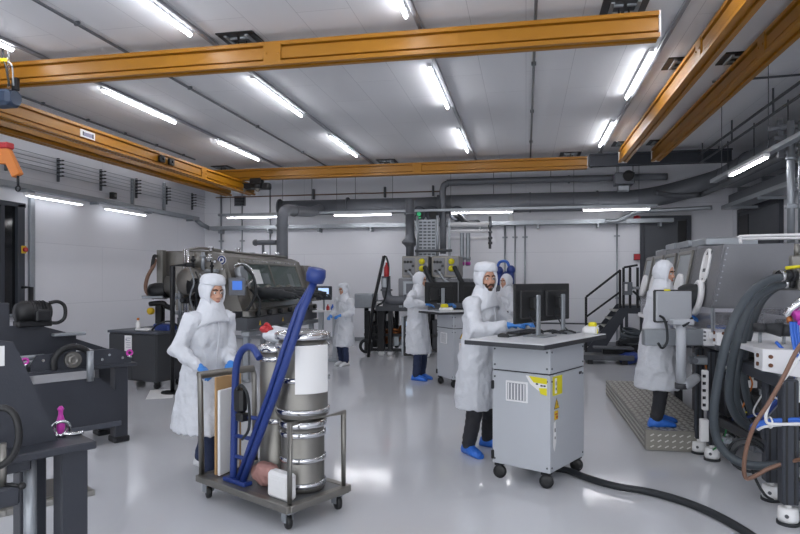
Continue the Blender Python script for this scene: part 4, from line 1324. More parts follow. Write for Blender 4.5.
MB().tube([on_y(633, 291, YS - 0.1), on_y(638, 296, YS - 0.1), on_y(642, 304, YS - 0.1), on_y(643, 318, YS - 0.1)], 0.025).build('cable', 'rubber', t)
MB().cyl(on_y(632, 288, YS - 0.1), on_y(645, 288, YS - 0.1), 0.03).build('pipe', 'galv', t)
t = thing('skid_base', O3, 0, 'low dark steel skid lying on the floor before the stair', 'skid')
MB().box((on_y(606, 341, 13.2).x, 13.0, 0.13), (0.95, 0.5, 0.1), 0.01).box((on_y(612, 341, 13.2).x, 13.05, 0.3), (0.75, 0.35, 0.04), 0.01).build('deck', 'duct_dark', t)
for dx in (-0.35, 0.3):
    MB().box((on_y(606, 341, 13.2).x + dx, 13.0, 0.04), (0.1, 0.5, 0.08)).build('runner', 'black_metal', t)
MB().box((on_y(612, 341, 13.2).x, 13.1, 0.22), (0.4, 0.2, 0.14), 0.01).build('riser_block', 'black_metal', t)
hz = on_y(632, 333, 13.5)
t = thing('hose_pile', O3, 0, 'pile of dark coiled hoses on a stand under the stair railing', 'hoses')
m = MB()
for k in range(4):
    m.ring((hz.x + 0.03 * (k % 2), hz.y + 0.04 * k, 0.42 + 0.055 * k), (0.1 * (k - 1), -0.25, 1), 0.24 - 0.02 * k, 0.03, 28, 8)
m.build('coil', 'hose', t)
MB().box((hz.x, hz.y + 0.05, 0.19), (0.55, 0.5, 0.38), 0.02).build('crate', 'black_metal', t)
m = MB()
for k in range(3):
    m.tube([(hz.x - 0.3, hz.y - 0.2 - 0.02 * k, 0.3 + 0.05 * k), (hz.x - 0.1, hz.y - 0.25, 0.4 + 0.03 * k), (hz.x + 0.2, hz.y - 0.2, 0.35 + 0.06 * k)], 0.025)
m.build('loose_hose', 'rubber', t)
bg = on_y(628, 346, 12.9)
m = MB().ell((bg.x, bg.y, 0.11), (0.2, 0.14, 0.115)).ell((bg.x + 0.1, bg.y, 0.14), (0.14, 0.12, 0.1))
t = thing('blue_bag', O3, 0, 'blue bag lying on the floor beneath the hose pile', 'bag')
skin_ob(m, 'sack', 'blue', t, 0.02, 4, 0.02, 1.0)

# ---------------------------------------------------------------- desks
def make_desk(root):
    """roller desk, long side along local x, the user's side at +y"""
    MB().prism([(-0.615, -0.35, 1.13), (0.615, -0.35, 1.13), (0.615, 0.35, 1.13), (-0.615, 0.35, 1.13)], (0, 0, 0.034)).build('edge_band', 'edge_dark', root)
    B((0, 0, 1.167), (1.222, 0.692, 0.008), 0.002).build('worktop', 'desk_top', root)
    B((0, 0, 0.515), (0.66, 0.52, 0.77), 0.006).build('body', 'desk_grey', root)
    B((0, 0, 1.02), (0.66, 0.52, 0.22), 0.006).build('upper_case', 'desk_grey', root)
    B((0, 0, 0.905), (0.64, 0.5, 0.02)).build('shadow_gap', 'black', root)
    # end panel facing local -x: vent with louvres
    v = B((-0.334, 0.03, 0.745), (0.012, 0.2, 0.17), 0.004).build('vent', 'white_metal', root)
    B((-0.3395, 0.03, 0.745), (0.005, 0.165, 0.135)).build('vent_opening', 'trunk', v)
    m = MB()
    for k in range(6):
        m.box((-0.343, -0.04 + 0.028 * k, 0.745), (0.006, 0.01, 0.13))
    m.build('vent_louvre', 'white_metal', v)
    m = MB()
    for y in (-0.235, 0.235):
        for z in (0.17, 0.85, 0.95, 1.08):
            m.cyl((-0.329, y, z), (-0.335, y, z), 0.008, n=10)
    for x in (-0.3, 0.3):
        for z in (0.17, 0.85, 0.95, 1.08):
            m.cyl((x, -0.259, z), (x, -0.265, z), 0.008, n=10)
    m.build('screw', 'duct_dark', root)
    for z in (0.2, 0.78):
        B((-0.335, 0.252, z), (0.03, 0.02, 0.07), 0.004).build('hinge', 'black', root)
    for x in (-0.29, 0.29):
        for y in (-0.21, 0.21):
            w = MB().lathe([(0.02, -0.022), (0.048, -0.02), (0.055, -0.012), (0.055, 0.012), (0.048, 0.02), (0.02, 0.022)], (x, y, 0.055), (1, 0.3, 0), 24).build('caster', 'black', root)
            MB().box((x, y, 0.118), (0.07, 0.07, 0.02), 0.004).box((x + 0.005, y + 0.02, 0.09), (0.05, 0.02, 0.06), 0.004).build('caster_fork', 'black_metal', w)


def triangle_sign(root, c, h, axis):
    """yellow warning triangle with a black flash on a face normal to -axis"""
    x, y, z = c
    if axis == 'y':
        P = lambda a, b, o: (x + a, y - o, z + b)
        e = (0, -0.002, 0)
    else:
        P = lambda a, b, o: (x - o, y - a, z + b)
        e = (-0.002, 0, 0)
    r = MB().prism([P(-0.55 * h, -0.4 * h, 0), P(0.55 * h, -0.4 * h, 0), P(0, 0.6 * h, 0)], e).build('warning_sign', 'ink', root)
    MB().prism([P(-0.45 * h, -0.34 * h, 0.0015), P(0.45 * h, -0.34 * h, 0.0015), P(0, 0.5 * h, 0.0015)], e).build('sign_face', 'yellow_sign', r)
    MB().prism([P(0.02 * h, 0.3 * h, 0.003), P(-0.1 * h, 0.0, 0.003), P(0.0, 0.0, 0.003), P(-0.06 * h, -0.26 * h, 0.003), P(0.12 * h, 0.08 * h, 0.003), P(0.02 * h, 0.08 * h, 0.003)], e).build('flash_symbol', 'ink', r)


DA = math.atan2(0.777, 0.629) + YAW
desk = thing('rolling_desk', cw(1.18, 5.31), DA, 'grey rolling desk with yellow stickers at which the bearded person types', 'desk', 'rolling desks')
make_desk(desk)
desk2 = again(desk, cw(1.0, 9.88), math.radians(25) + YAW, 'grey rolling desk with a small warning triangle, further back beside the coating machine')
# stickers of the near desk: on the end panel (-x) and the side (-y)
st = MB().prism([(-0.332, -0.235, 0.875), (-0.332, -0.05, 0.885), (-0.332, -0.09, 0.82), (-0.332, -0.15, 0.78), (-0.332, -0.235, 0.74)], (-0.002, 0, 0)).build('sticker', 'paper', desk)
MB().prism([(-0.3345, -0.235, 0.875), (-0.3345, -0.08, 0.883), (-0.3345, -0.12, 0.835), (-0.3345, -0.235, 0.83)], (-0.0015, 0, 0)).prism([(-0.3345, -0.235, 0.8), (-0.3345, -0.165, 0.795), (-0.3345, -0.18, 0.75), (-0.3345, -0.235, 0.74)], (-0.0015, 0, 0)).build('sticker_print', 'yellow', st)
m = MB()
for y, z in ((-0.19, 0.815), (-0.215, 0.815), (-0.15, 0.825)):
    m.box((-0.335, y, z), (0.002, 0.02, 0.012))
m.build('sticker_text', 'ink', st)
st = MB().box((-0.2, -0.262, 0.81), (0.17, 0.003, 0.15)).build('sticker', 'yellow', desk)
MB().box((-0.235, -0.2645, 0.81), (0.035, 0.002, 0.12)).build('sticker_print', 'paper', st)
MB().box((-0.235, -0.2662, 0.83), (0.008, 0.002, 0.03)).box((-0.235, -0.2662, 0.785), (0.012, 0.002, 0.02)).build('sticker_text', 'ink', st)
triangle_sign(desk, (-0.215, -0.261, 0.66), 0.085, 'y')
st = MB().box((-0.225, -0.262, 0.575), (0.06, 0.003, 0.07)).build('sticker', 'yellow_sign', desk)
MB().box((-0.225, -0.2645, 0.585), (0.04, 0.002, 0.01)).box((-0.215, -0.2645, 0.56), (0.03, 0.002, 0.012)).build('sticker_text', 'red', st)
st = MB().prism([(-0.27, -0.261, 0.52), (-0.235, -0.261, 0.53), (-0.225, -0.261, 0.36), (-0.255, -0.261, 0.29), (-0.275, -0.261, 0.33)], (0, -0.002, 0)).build('sticker', 'paper', desk)
MB().box((-0.25, -0.2645, 0.46), (0.012, 0.002, 0.03)).box((-0.25, -0.2645, 0.4), (0.01, 0.002, 0.02)).build('sticker_text', 'ink', st)
MB().box((0.25, -0.262, 0.86), (0.055, 0.003, 0.022)).build('badge', 'ink', desk)
triangle_sign(desk2, (-0.17, -0.261, 0.79), 0.1, 'y')
st = MB().box((-0.18, -0.262, 0.63), (0.1, 0.003, 0.12)).build('sticker', 'paper', desk2)
MB().box((-0.18, -0.2645, 0.66), (0.06, 0.002, 0.02)).box((-0.19, -0.2645, 0.61), (0.05, 0.002, 0.02)).build('sticker_print', 'yellow_sign', st)
MB().box((-0.165, -0.2655, 0.635), (0.05, 0.002, 0.012)).build('sticker_text', 'ink', st)


def make_monitor(loc, rz, label, group):
    """flat monitor facing local +y on a slim silver stand that stands behind it"""
    t = thing('monitor', loc, rz, label, 'monitor', group)
    sh = MB().box((0, 0.1, 0.28), (0.54, 0.022, 0.335), 0.006).box((0, 0.085, 0.27), (0.4, 0.03, 0.24), 0.012).build('display_case', 'black', t)
    B((0, 0.1125, 0.285), (0.51, 0.004, 0.3)).build('screen', 'dark_glass', sh)
    MB().box((0, 0.068, 0.19), (0.12, 0.006, 0.03)).box((0.0, 0.068, 0.3), (0.07, 0.006, 0.012)).build('vent_slot', 'rubber', sh)
    B((0, 0.0, 0.006), (0.24, 0.2, 0.012), 0.004).build('foot', 'galv', t)
    MB().box((0, 0.015, 0.18), (0.055, 0.022, 0.345), 0.006).build('column', 'galv', t)
    MB().box((0, 0.05, 0.28), (0.1, 0.06, 0.1), 0.01).build('bracket', 'black', t)
    MB().tube([(0.05, 0.075, 0.18), (0.08, 0.04, 0.1), (0.03, 0.02, 0.06), (0.12, 0.03, 0.015)], 0.006).tube([(-0.05, 0.075, 0.18), (-0.03, 0.03, 0.1), (0.0, 0.03, 0.05)], 0.006).build('cable', 'rubber', t)
    return t


TZ = 1.171
mons = 'back of a black monitor on a silver stand, '
mon = make_monitor(at(desk, 0.0, -0.01, TZ), DA, mons + 'nearer one on the near desk', 'desk monitors')
again(mon, at(desk, 0.47, -0.02, TZ), DA - 0.05, mons + 'further one on the near desk')
again(mon, at(desk2, -0.36, 0.0, TZ), DA * 0 + math.radians(14) + YAW, 'back of a black monitor on the further desk, beside the hooded person')
again(mon, at(desk2, 0.22, -0.06, TZ), math.radians(14) + YAW, 'black monitor on the further desk, half covered by the bearded person')


def make_keyboard(loc, rz, label):
    t = thing('keyboard', loc, rz, label, 'keyboard', 'keyboards')
    MB().box((0, 0, 0.012), (0.44, 0.14, 0.018), 0.005).build('case', 'black', t)
    m = MB()
    for r_ in range(5):
        for k in range(15):
            m.box((-0.2 + 0.0286 * k, -0.05 + 0.025 * r_, 0.023), (0.022, 0.019, 0.006))
    m.build('keys', 'anthracite', t)
    return t


kb = make_keyboard(at(desk, 0.2, 0.235, TZ), DA, 'black keyboard under the blue gloves of the bearded person')
again(kb, at(desk2, 0.0, 0.24, TZ), math.radians(25) + YAW, 'black keyboard on the further desk behind the monitors')
q = at(desk, -0.25, 0.2, TZ)
t = thing('mouse', q, DA, 'black computer mouse at the left corner of the near desk', 'mouse')
MB().ell((0, 0, 0.008), (0.032, 0.055, 0.026)).build('shell', 'black', t)
single(MB().tube([at(desk, -0.22, 0.16, TZ + 0.006), at(desk, -0.05, 0.14, TZ + 0.006), at(desk, 0.05, 0.1, TZ + 0.006), at(desk, 0.12, 0.04, TZ + 0.006)], 0.005), 'mouse_cable', 'rubber', 'thin black mouse cable lying on the near desk', 'cable')
m = MB()
for a_, b_ in (((0.12, 0.12), (0.3, -0.12)), ((0.2, 0.1), (0.33, -0.05)), ((0.25, 0.0), (0.42, -0.15))):
    m.tube([at(desk, *a_, TZ + 0.012), at(desk, (a_[0] + b_[0]) / 2 + 0.05, (a_[1] + b_[1]) / 2, TZ + 0.03), at(desk, *b_, TZ + 0.012)], 0.009)
single(m, 'monitor_cable', 'rubber', 'tangle of black monitor cables between the two stands on the near desk', 'cable')
t = thing('wipe_pack', at(desk, 0.53, -0.24, TZ), DA + 0.3, 'white wipe pack with a yellow lid at the right end of the near desk', 'pack')
MB().box((0, 0, 0.035), (0.22, 0.13, 0.07), 0.02).build('pack', 'paper', t)
MB().box((-0.05, -0.02, 0.085), (0.07, 0.07, 0.045), 0.012).build('lid', 'yellow', t)
MB().box((-0.09, -0.064, 0.03), (0.03, 0.006, 0.04)).build('sticker', 'yellow', t)
t = thing('wipe_pack', at(desk2, -0.42, -0.2, TZ), 0.5, 'white wipe pack with a yellow lid on the further desk', 'pack')
MB().box((0, 0, 0.03), (0.2, 0.14, 0.06), 0.02).build('pack', 'paper', t)
MB().box((-0.03, 0.0, 0.085), (0.11, 0.07, 0.06), 0.015).build('lid', 'yellow', t)
q = at(desk2, 0.1, -0.22, TZ)
skb = thing('fabric_bundle', q, 0.3, 'white crumpled fabric bundle on the further desk below the monitors', 'cloth')
skin_ob(MB().ell((0, 0, 0.045), (0.2, 0.1, 0.05)).ell((0.08, 0.02, 0.07), (0.1, 0.08, 0.05)), 'cloth', 'fabric', skb, 0.015, 3, 0.012, 2.0)

# floor cable from the near desk to the bottom edge
pts = [at(desk, 0.12, 0.0, 0.03), zp(566, 470, 0.03), zp(585, 477, 0.03), zp(615, 486, 0.03), zp(650, 492, 0.03), zp(685, 502, 0.03), zp(718, 516, 0.03), zp(752, 536, 0.03), zp(790, 565, 0.03)]
single(MB().tube(pts, 0.028, n=12), 'floor_cable', 'rubber', 'thick black cable lying on the floor from the near desk to the bottom edge', 'cable')

# ---------------------------------------------------------------- platform and isolator line on the right
t = thing('tread_platform', O3, 0, 'low tread plate platform along the right glovebox line', 'platform')
m = MB().box((1.14, 7.93, 0.092), (0.012, 3.03, 0.176), 0.002).box((1.82, 7.93, 0.092), (0.012, 3.03, 0.176), 0.002)
for k in range(3):
    for j in range(44):
        y = 6.46 + 0.0685 * j
        m.bar((1.132, y, 0.04 + 0.055 * k), (1.132, y + 0.034, 0.058 + 0.055 * k), 0.006, 0.01)
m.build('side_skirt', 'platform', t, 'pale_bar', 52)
m = MB().box((1.48, 6.41, 0.092), (0.69, 0.012, 0.176), 0.002)
for k in range(3):
    for j in range(10):
        x = 1.18 + 0.066 * j
        m.bar((x, 6.402, 0.035 + 0.055 * k), (x + 0.032, 6.402, 0.053 + 0.055 * k), 0.006, 0.01)
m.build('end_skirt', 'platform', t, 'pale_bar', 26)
m = MB().box((1.48, 7.93, 0.19), (0.7, 3.05, 0.02), 0.003)
for k in range(10):
    for j in range(42):
        x, y = 1.17 + 0.068 * k, 6.45 + 0.0715 * j
        s_ = 1 if (j + k) % 2 else -1
        m.bar((x - 0.02, y - 0.02 * s_, 0.201), (x + 0.02, y + 0.02 * s_, 0.201), 0.016, 0.006)
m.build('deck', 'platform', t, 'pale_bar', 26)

iso = thing('glovebox_line', O3, 0, 'line of sloped stainless glovebox modules along the right wall', 'glovebox')
IX, IZ0 = 1.62, 1.40
slx, zt = 0.105, 1.965
sl = Vector((slx, 0, zt - IZ0)).normalized()
nf = Vector((-(zt - IZ0), 0, slx)).normalized()
RS = Matrix((Vector((0, -1, 0)), sl, nf)).transposed()
ip = lambda y, s, o=0.0: Vector((IX, y, IZ0)) + sl * s + nf * o
mods = ((6.02, 6.9, 1.965), (6.92, 7.65, 2.0), (7.67, 8.35, 2.02), (8.37, 9.0, 2.03), (9.02, 9.6, 1.98))
for k, (y0, y1, z1) in enumerate(mods):
    tx = IX + slx * (z1 - IZ0) / (zt - IZ0)
    b = MB().prism([(IX, y0, IZ0), (tx, y0, z1), (3.3, y0, z1 + 0.02), (3.3, y0, IZ0)], (0, y1 - y0, 0)).build('module', 'steel_cool', iso)
    w, c = y1 - y0, (y0 + y1) / 2
    if k:
        MB().box(ip(c, 0.33, 0.006), (w * 0.72, 0.4, 0.006), 0.002, RS).build('window', 'galv', b)
        m = MB()
        for s_ in (-1, 1):
            m.box(ip(c + s_ * w * 0.38, 0.33, 0.012), (0.04, 0.46, 0.02), 0.004, RS)
        m.box(ip(c, 0.55, 0.012), (w * 0.8, 0.04, 0.02), 0.004, RS).build('window_frame', 'steel', b)
        MB().box((tx + 0.35, c, z1 + 0.05), (0.5, w * 0.8, 0.08), 0.01).build('lid', 'galv', b)
        MB().lathe([(0.11, 0), (0.15, 0.005), (0.15, 0.04), (0.11, 0.045), (0.07, 0.03), (0.02, 0.03)], ip(c, 0.17, 0.0), nf, 26).build('glove_port', 'white_plastic', b)
# near module: oblong port, glove ring, end panel
near = [o for o in iso.children if o.name == 'module'][0]
rings_ = []
for s_, rr, oo in ((1.0, 1.0, 0.0), (1.0, 1.0, 0.02), (0.8, 0.88, 0.03), (0.78, 0.86, 0.005)):
    r_ = []
    for i in range(32):
        a = 2 * PI * i / 32
        yy = 0.11 * s_ * math.copysign(abs(math.cos(a)) ** 0.7, math.cos(a))
        ss = 0.2 * rr * math.copysign(abs(math.sin(a)) ** 0.7, math.sin(a))
        r_.append(ip(6.42 + yy, 0.385 + ss * 0.85, oo))
    rings_.append(r_)
MB().loft(rings_).build('oblong_port', 'white_plastic', near)
ins = MB()
ins.box(ip(6.42, 0.43, 0.012), (0.14, 0.13, 0.01), 0.003, RS).box(ip(6.42, 0.3, 0.012), (0.12, 0.06, 0.01), 0.003, RS).build('port_window', 'white_plastic', near)
MB().box(ip(6.42, 0.385, 0.006), (0.19, 0.3, 0.006), 0.002, RS).build('port_dark_fill', 'duct_dark', near)  # dark sheet painted as the shaded hole inside the port
MB().lathe([(0.12, 0), (0.17, 0.005), (0.17, 0.045), (0.135, 0.055), (0.12, 0.02)], ip(6.42, 0.075, 0.01), nf, 30).build('glove_ring', 'white_plastic', near)
g = ip(6.42, 0.075, 0.04)
MB().tube([g, g + nf * 0.04, g + nf * 0.07, g + nf * 0.12 + Vector((0, 0.04, -0.05))], [0.12, 0.128, 0.12, 0.07], n=20).build('glove_cuff', 'rubber', near)
MB().prism([(IX + 0.015, 6.0, IZ0 + 0.02), (IX + slx + 0.01, 6.0, 1.94), (3.25, 6.0, 1.97), (3.25, 6.0, IZ0 + 0.02)], (0, 0.022, 0)).build('end_panel', 'steel_cool', near)
m = MB()
for k in range(10):
    f = (k + 0.5) / 10
    c = Vector((IX + 0.03 + slx * f, 5.998, IZ0 + 0.04 + 0.52 * f))
    m.cyl(c, c - Vector((0, 0.006, 0)), 0.007, n=8)
m.build('rivet', 'galv', near)
MB().tube([(1.92, 6.2, 1.98), (1.92, 6.2, 2.03), (2.0, 6.2, 2.05), (3.0, 6.2, 2.05), (3.1, 6.2, 1.98)], 0.014, smooth=True, k=4).tube([(2.0, 6.45, 2.04), (3.0, 6.45, 2.04)], 0.014).build('top_rail', 'white_metal', iso)
# clear lower section with a base
for y0, y1 in ((6.02, 7.2), (7.22, 8.4), (8.42, 9.6)):
    MB().box((IX + 0.02, (y0 + y1) / 2, 1.29), (0.014, y1 - y0, 0.22), 0.003).build('lower_pane', 'acrylic', iso)
MB().box((2.45, 6.03, 1.29), (1.64, 0.014, 0.22), 0.003).build('lower_pane', 'acrylic', iso)
m = MB()
for x in (1.64, 1.95, 2.4, 2.85, 3.25):
    m.box((x, 6.035, 1.29), (0.03, 0.03, 0.22), 0.003)
for y in (7.2, 8.4, 9.58):
    m.box((1.645, y, 1.29), (0.03, 0.03, 0.22), 0.003)
m.build('corner_post', 'galv', iso)
MB().box((2.45, 7.8, 1.15), (1.7, 3.6, 0.06), 0.006).build('work_deck', 'white_metal', iso)
MB().box((2.0, 6.5, 1.22), (0.3, 0.25, 0.08), 0.01).box((2.5, 6.45, 1.23), (0.35, 0.2, 0.1), 0.01).box((2.2, 7.2, 1.24), (0.4, 0.3, 0.12), 0.01).build('inner_device', 'duct', iso)
MB().box((1.95, 6.3, 1.205), (0.5, 0.3, 0.03), 0.008).build('blue_tray', 'blue_bright', iso)
MB().box((1.72, 7.8, 1.07), (0.12, 3.55, 0.1), 0.006).box((3.1, 7.8, 1.07), (0.12, 3.55, 0.1), 0.006).box((2.45, 9.5, 1.07), (1.5, 0.12, 0.1), 0.006).build('base_beam', 'duct_dark', iso)
for x in (1.9, 3.1):
    for y in (6.75, 7.6, 8.5, 9.5):
        lg = MB().box((x, y, 0.56), (0.09, 0.09, 0.96), 0.006).build('leg', 'black_metal', iso)
        MB().cyl((x, y, 0), (x, y, 0.05), 0.06, n=18).cyl((x, y, 0.05), (x, y, 0.09), 0.025).build('foot', 'white_plastic', lg)
MB().box((2.6, 8.3, 0.5), (0.7, 1.6, 0.6), 0.02).box((2.55, 6.8, 0.45), (0.6, 0.6, 0.5), 0.02).build('equipment_case', 'black_metal', iso)
MB().prism([(1.93, 6.5, 0.52), (1.93, 7.6, 0.2), (1.93, 7.6, 0.3), (1.93, 6.5, 0.62)], (0.1, 0, 0)).build('cable_chute', 'duct_dark', iso)

# ---------------------------------------------------------------- supply frame in front of the glovebox line
fr = thing('supply_frame', O3, 0, 'black aluminium supply frame with white cross beams at the right edge', 'machine frame')


def xy(px, py, z):
    return zp(px, py, z)


legs = []
for px_, py_, h_ in ((788, 524, 0.98), (771, 500, 0.98), (712, 460, 1.0), (699, 453, 1.0)):
    p = zp(px_, py_, 0.0)
    w = 0.1 if py_ > 490 else 0.075
    lg = MB().box((p.x, p.y, 0.14 + (h_ - 0.14) / 2), (w, w, h_ - 0.14), 0.008).build('leg', 'beam_dark', fr)
    m = MB()
    for s_ in (-1, 1):
        m.box((p.x + s_ * w * 0.25, p.y - w / 2, 0.14 + (h_ - 0.14) / 2), (0.012, 0.008, h_ - 0.16))
    m.build('profile_slot', 'black', lg)
    MB().lathe([(0.035, 0.115), (0.06, 0.11), (0.065, 0.05), (0.06, 0.02)], (p.x, p.y, 0), n=20).cyl((p.x, p.y, 0.11), (p.x, p.y, 0.15), 0.022, n=12).build('levelling_foot', 'white_plastic', lg)
    MB().cyl((p.x, p.y, 0), (p.x, p.y, 0.022), 0.07, n=20).build('foot_pad', 'rubber', lg)
    MB().cyl((p.x - 0.03, p.y - 0.055, 0.07), (p.x - 0.03, p.y - 0.068, 0.07), 0.012, n=10).build('foot_screw', 'duct_dark', lg)
    legs.append(p)
pa, pb, pc, pd = legs
for x_ in (pa.x, pa.x + 1.2):
    MB().bar((x_, pa.y, 0.95), (x_, pd.y, 0.95), 0.08, 0.09, 0.006).build('side_beam', 'beam_dark', fr)
for y_ in (pa.y, pb.y, pd.y):
    p = Vector((pa.x + 1.2, y_, 0))
    MB().box((p.x, p.y, 0.5), (0.1, 0.1, 1.0), 0.006).build('leg', 'beam_dark', fr)
MB().bar((pa.x, pa.y, 0.24), (pa.x + 1.2, pa.y, 0.24), 0.09, 0.14, 0.006).bar((pa.x, pb.y, 0.5), (pa.x + 1.2, pb.y, 0.5), 0.06, 0.08, 0.006).build('cross_beam', 'beam_dark', fr)
MB().bar((pb.x, pb.y, 0.4), (pc.x, pc.y, 0.4), 0.06, 0.08, 0.006).build('low_beam', 'black_metal', fr)


def white_beam(x0, x1, y, z0, z1, dep, px_bolts):
    b = MB().prism([(x0, y, z0 + 0.05), (x0, y, z1), (x1, y, z1), (x1, y, z0), (x0 + 0.3, y, z0)], (0, dep, 0)).build('white_beam', 'white_metal', fr)
    for dx, dz in px_bolts:
        MB().cyl((x0 + dx, y, z0 + dz), (x0 + dx, y - 0.008, z0 + dz), 0.011, n=10).build('bolt', 'duct_dark', b)
    m = MB()
    for dz in (0.09, 0.15):
        m.cyl((x0 - 0.001, y + dep * 0.5, z0 + dz), (x0 - 0.012, y + dep * 0.5, z0 + dz), 0.015, n=12)
        m.cyl((x0 + 0.05, y, z0 + dz), (x0 + 0.05, y - 0.012, z0 + dz), 0.014, n=12)
    m.build('end_socket', 'socket', b)
    return b


white_beam(1.62, 3.0, 4.78, 0.965, 1.165, 0.16, ((0.28, 0.1), (0.28, 0.06), (0.55, 0.1)))
white_beam(1.58, 2.6, 5.7, 1.05, 1.2, 0.12, ((0.2, 0.1), (0.2, 0.06)))
MB().box((2.2, 5.32, 1.13), (1.1, 0.76, 0.04), 0.006).build('mounting_plate', 'white_metal', fr)
MB().prism([(1.78, 4.85, 0.965), (2.0, 4.85, 0.965), (1.98, 4.85, 0.82), (1.84, 4.85, 0.78)], (0, 0.08, 0)).build('gusset', 'white_metal', fr)
MB().prism([(1.68, 5.72, 1.05), (1.8, 5.72, 1.05), (1.76, 5.72, 0.95)], (0, 0.06, 0)).build('gusset', 'white_metal', fr)
MB().prism([(1.9, 4.95, 0.96), (1.98, 4.95, 0.96), (2.2, 4.95, 0.55), (2.12, 4.95, 0.55)], (0, 0.05, 0)).build('brace', 'white_metal', fr)
# terminal strip on the leg further back
p = dp(705, 390, 5.65)
b = MB().box(p, (0.05, 0.06, 0.36), 0.006).build('terminal_strip', 'white_plastic', fr)
m = MB()
for k in range(5):
    m.box(p + Vector((-0.015, -0.032, 0.13 - 0.065 * k)), (0.026, 0.012, 0.026), 0.002)
m.build('socket', 'ink', b)
p = dp(704, 430, 5.65)
MB().box(p, (0.07, 0.06, 0.2), 0.006).build('valve_block', 'white_plastic', fr)
# dark innards
for (px_, py_, d_, s_, m_) in ((733, 395, 5.6, (0.22, 0.3, 0.34), 'black_metal'), (760, 410, 5.5, (0.26, 0.3, 0.3), 'black'), (745, 380, 5.7, (0.3, 0.2, 0.2), 'edge_dark'), (722, 420, 5.7, (0.16, 0.2, 0.2), 'edge_dark'), (700, 360, 5.8, (0.12, 0.12, 0.08), 'galv'), (792, 448, 4.5, (0.05, 0.12, 0.2), 'white_plastic')):
    MB().box(dp(px_, py_, d_), s_, 0.012).build('equipment_case', m_, fr)
m = MB()
for k in range(4):
    a = dp(726 + 4 * k, 372, 5.6)
    m.tube([a, a + Vector((0.02, -0.05, -0.2)), a + Vector((0.05 * k - 0.05, 0, -0.45)), a + Vector((0.1, 0.1, -0.6))], 0.014)
m.build('cable_loom', 'rubber', fr)
m = MB()
for k in range(3):
    a = dp(697 + 2 * k, 356 + 2 * k, 5.8)
    m.tube([a, a + Vector((0.06, -0.02, -0.05)), a + Vector((0.1, 0.02, -0.14))], 0.012)
m.build('copper_pipe', 'jib', fr)
MB().tube([dp(724, 418, 5.6), dp(726, 430, 5.55), dp(722, 442, 5.5), dp(713, 450, 5.6)], 0.007).build('earth_wire', 'green', fr)
MB().tube([dp(745, 418, 5.2), dp(760, 414, 5.1), dp(778, 416, 5.0), dp(800, 418, 4.8)], 0.012).build('blue_hose', 'blue', fr)
MB().tube([dp(730, 414, 5.6), dp(745, 412, 5.4), dp(760, 417, 5.2)], 0.006).build('yellow_wire', 'yellow', fr)
for px_, py_, d_, s_, m_ in ((718, 362, 5.75, 0.05, 'galv'), (727, 366, 5.7, 0.045, 'white_plastic'), (694, 360, 5.8, 0.06, 'duct'), (739, 366, 5.6, 0.05, 'galv'), (752, 384, 5.4, 0.05, 'white_plastic'), (762, 392, 5.4, 0.04, 'galv'), (720, 398, 5.7, 0.05, 'duct'), (727, 440, 5.5, 0.05, 'galv'), (757, 448, 5.2, 0.06, 'duct'), (781, 440, 4.7, 0.05, 'galv')):
    c = dp(px_, py_, d_)
    MB().box(c, (s_ * 1.4, s_, s_ * 1.2), 0.006).cyl(c, c - Vector((0, s_, 0)), s_ * 0.4, n=10).cyl(c + Vector((0, 0, s_ * 0.5)), c + Vector((0, 0, s_ * 1.1)), s_ * 0.25, n=8).build('connector_block', m_, fr)
for k, (m_, r_) in enumerate((('rubber', 0.012), ('blue', 0.01), ('rubber', 0.014), ('galv', 0.008), ('jib', 0.007), ('rubber', 0.012), ('white_plastic', 0.007))):
    a, b = dp(715 + 7 * k, 362 + 2 * k, 5.75 - 0.08 * k), dp(722 + 6 * k, 430 - 2 * k, 5.7 - 0.1 * k)
    MB().tube([a, a.lerp(b, 0.3) + Vector((0.05 * (-1) ** k, -0.05, 0.02)), a.lerp(b, 0.7) + Vector((-0.04 * (-1) ** k, -0.03, -0.04)), b], r_, n=8).build('wire', m_, fr)
# feed manifold with connectors, top right
fm = thing('hose_manifold', O3, 0, 'steel manifold block holding the ends of the thick grey hoses', 'manifold')
p = dp(798, 280, 4.75)
MB().box(p + Vector((0.12, 0.17, 0.0)), (0.3, 0.5, 0.16), 0.01).build('block', 'steel', fm)
MB().box((p.x + 0.25, p.y + 0.2, (1.151 + p.z + 0.05) / 2), (0.06, 0.08, p.z + 0.05 - 1.151), 0.006).build('bracket', 'galv', fm)
MB().cyl(dp(786, 268, 4.7), dp(804, 266, 4.7), 0.012).build('tie_bar', 'yellow', fm)
cons = []
for px_, py_, dz_ in ((783, 276, 0), (786, 283, 0.09), (784, 275, 0.26), (787, 282, 0.38)):
    a, b = dp(px_, py_, 4.65 + dz_), dp(px_ + 11, py_ - 1, 4.68 + dz_)
    MB().cyl(a, b, 0.038, n=16).cyl(a + (b - a) * 0.55, b, 0.045, n=12).build('coupling', 'black_metal', fm)
    MB().cyl(a + (a - b) * 0.35, a, 0.041, n=16).build('clamp', 'chrome', fm)
    cons.append(a + (a - b) * 0.3)
p = dp(797, 262, 4.8)
MB().box(p, (0.1, 0.06, 0.1), 0.01).cyl(p + Vector((0, 0, 0.05)), p + Vector((0, 0, 0.14)), 0.02).build('valve', 'steel', fm)

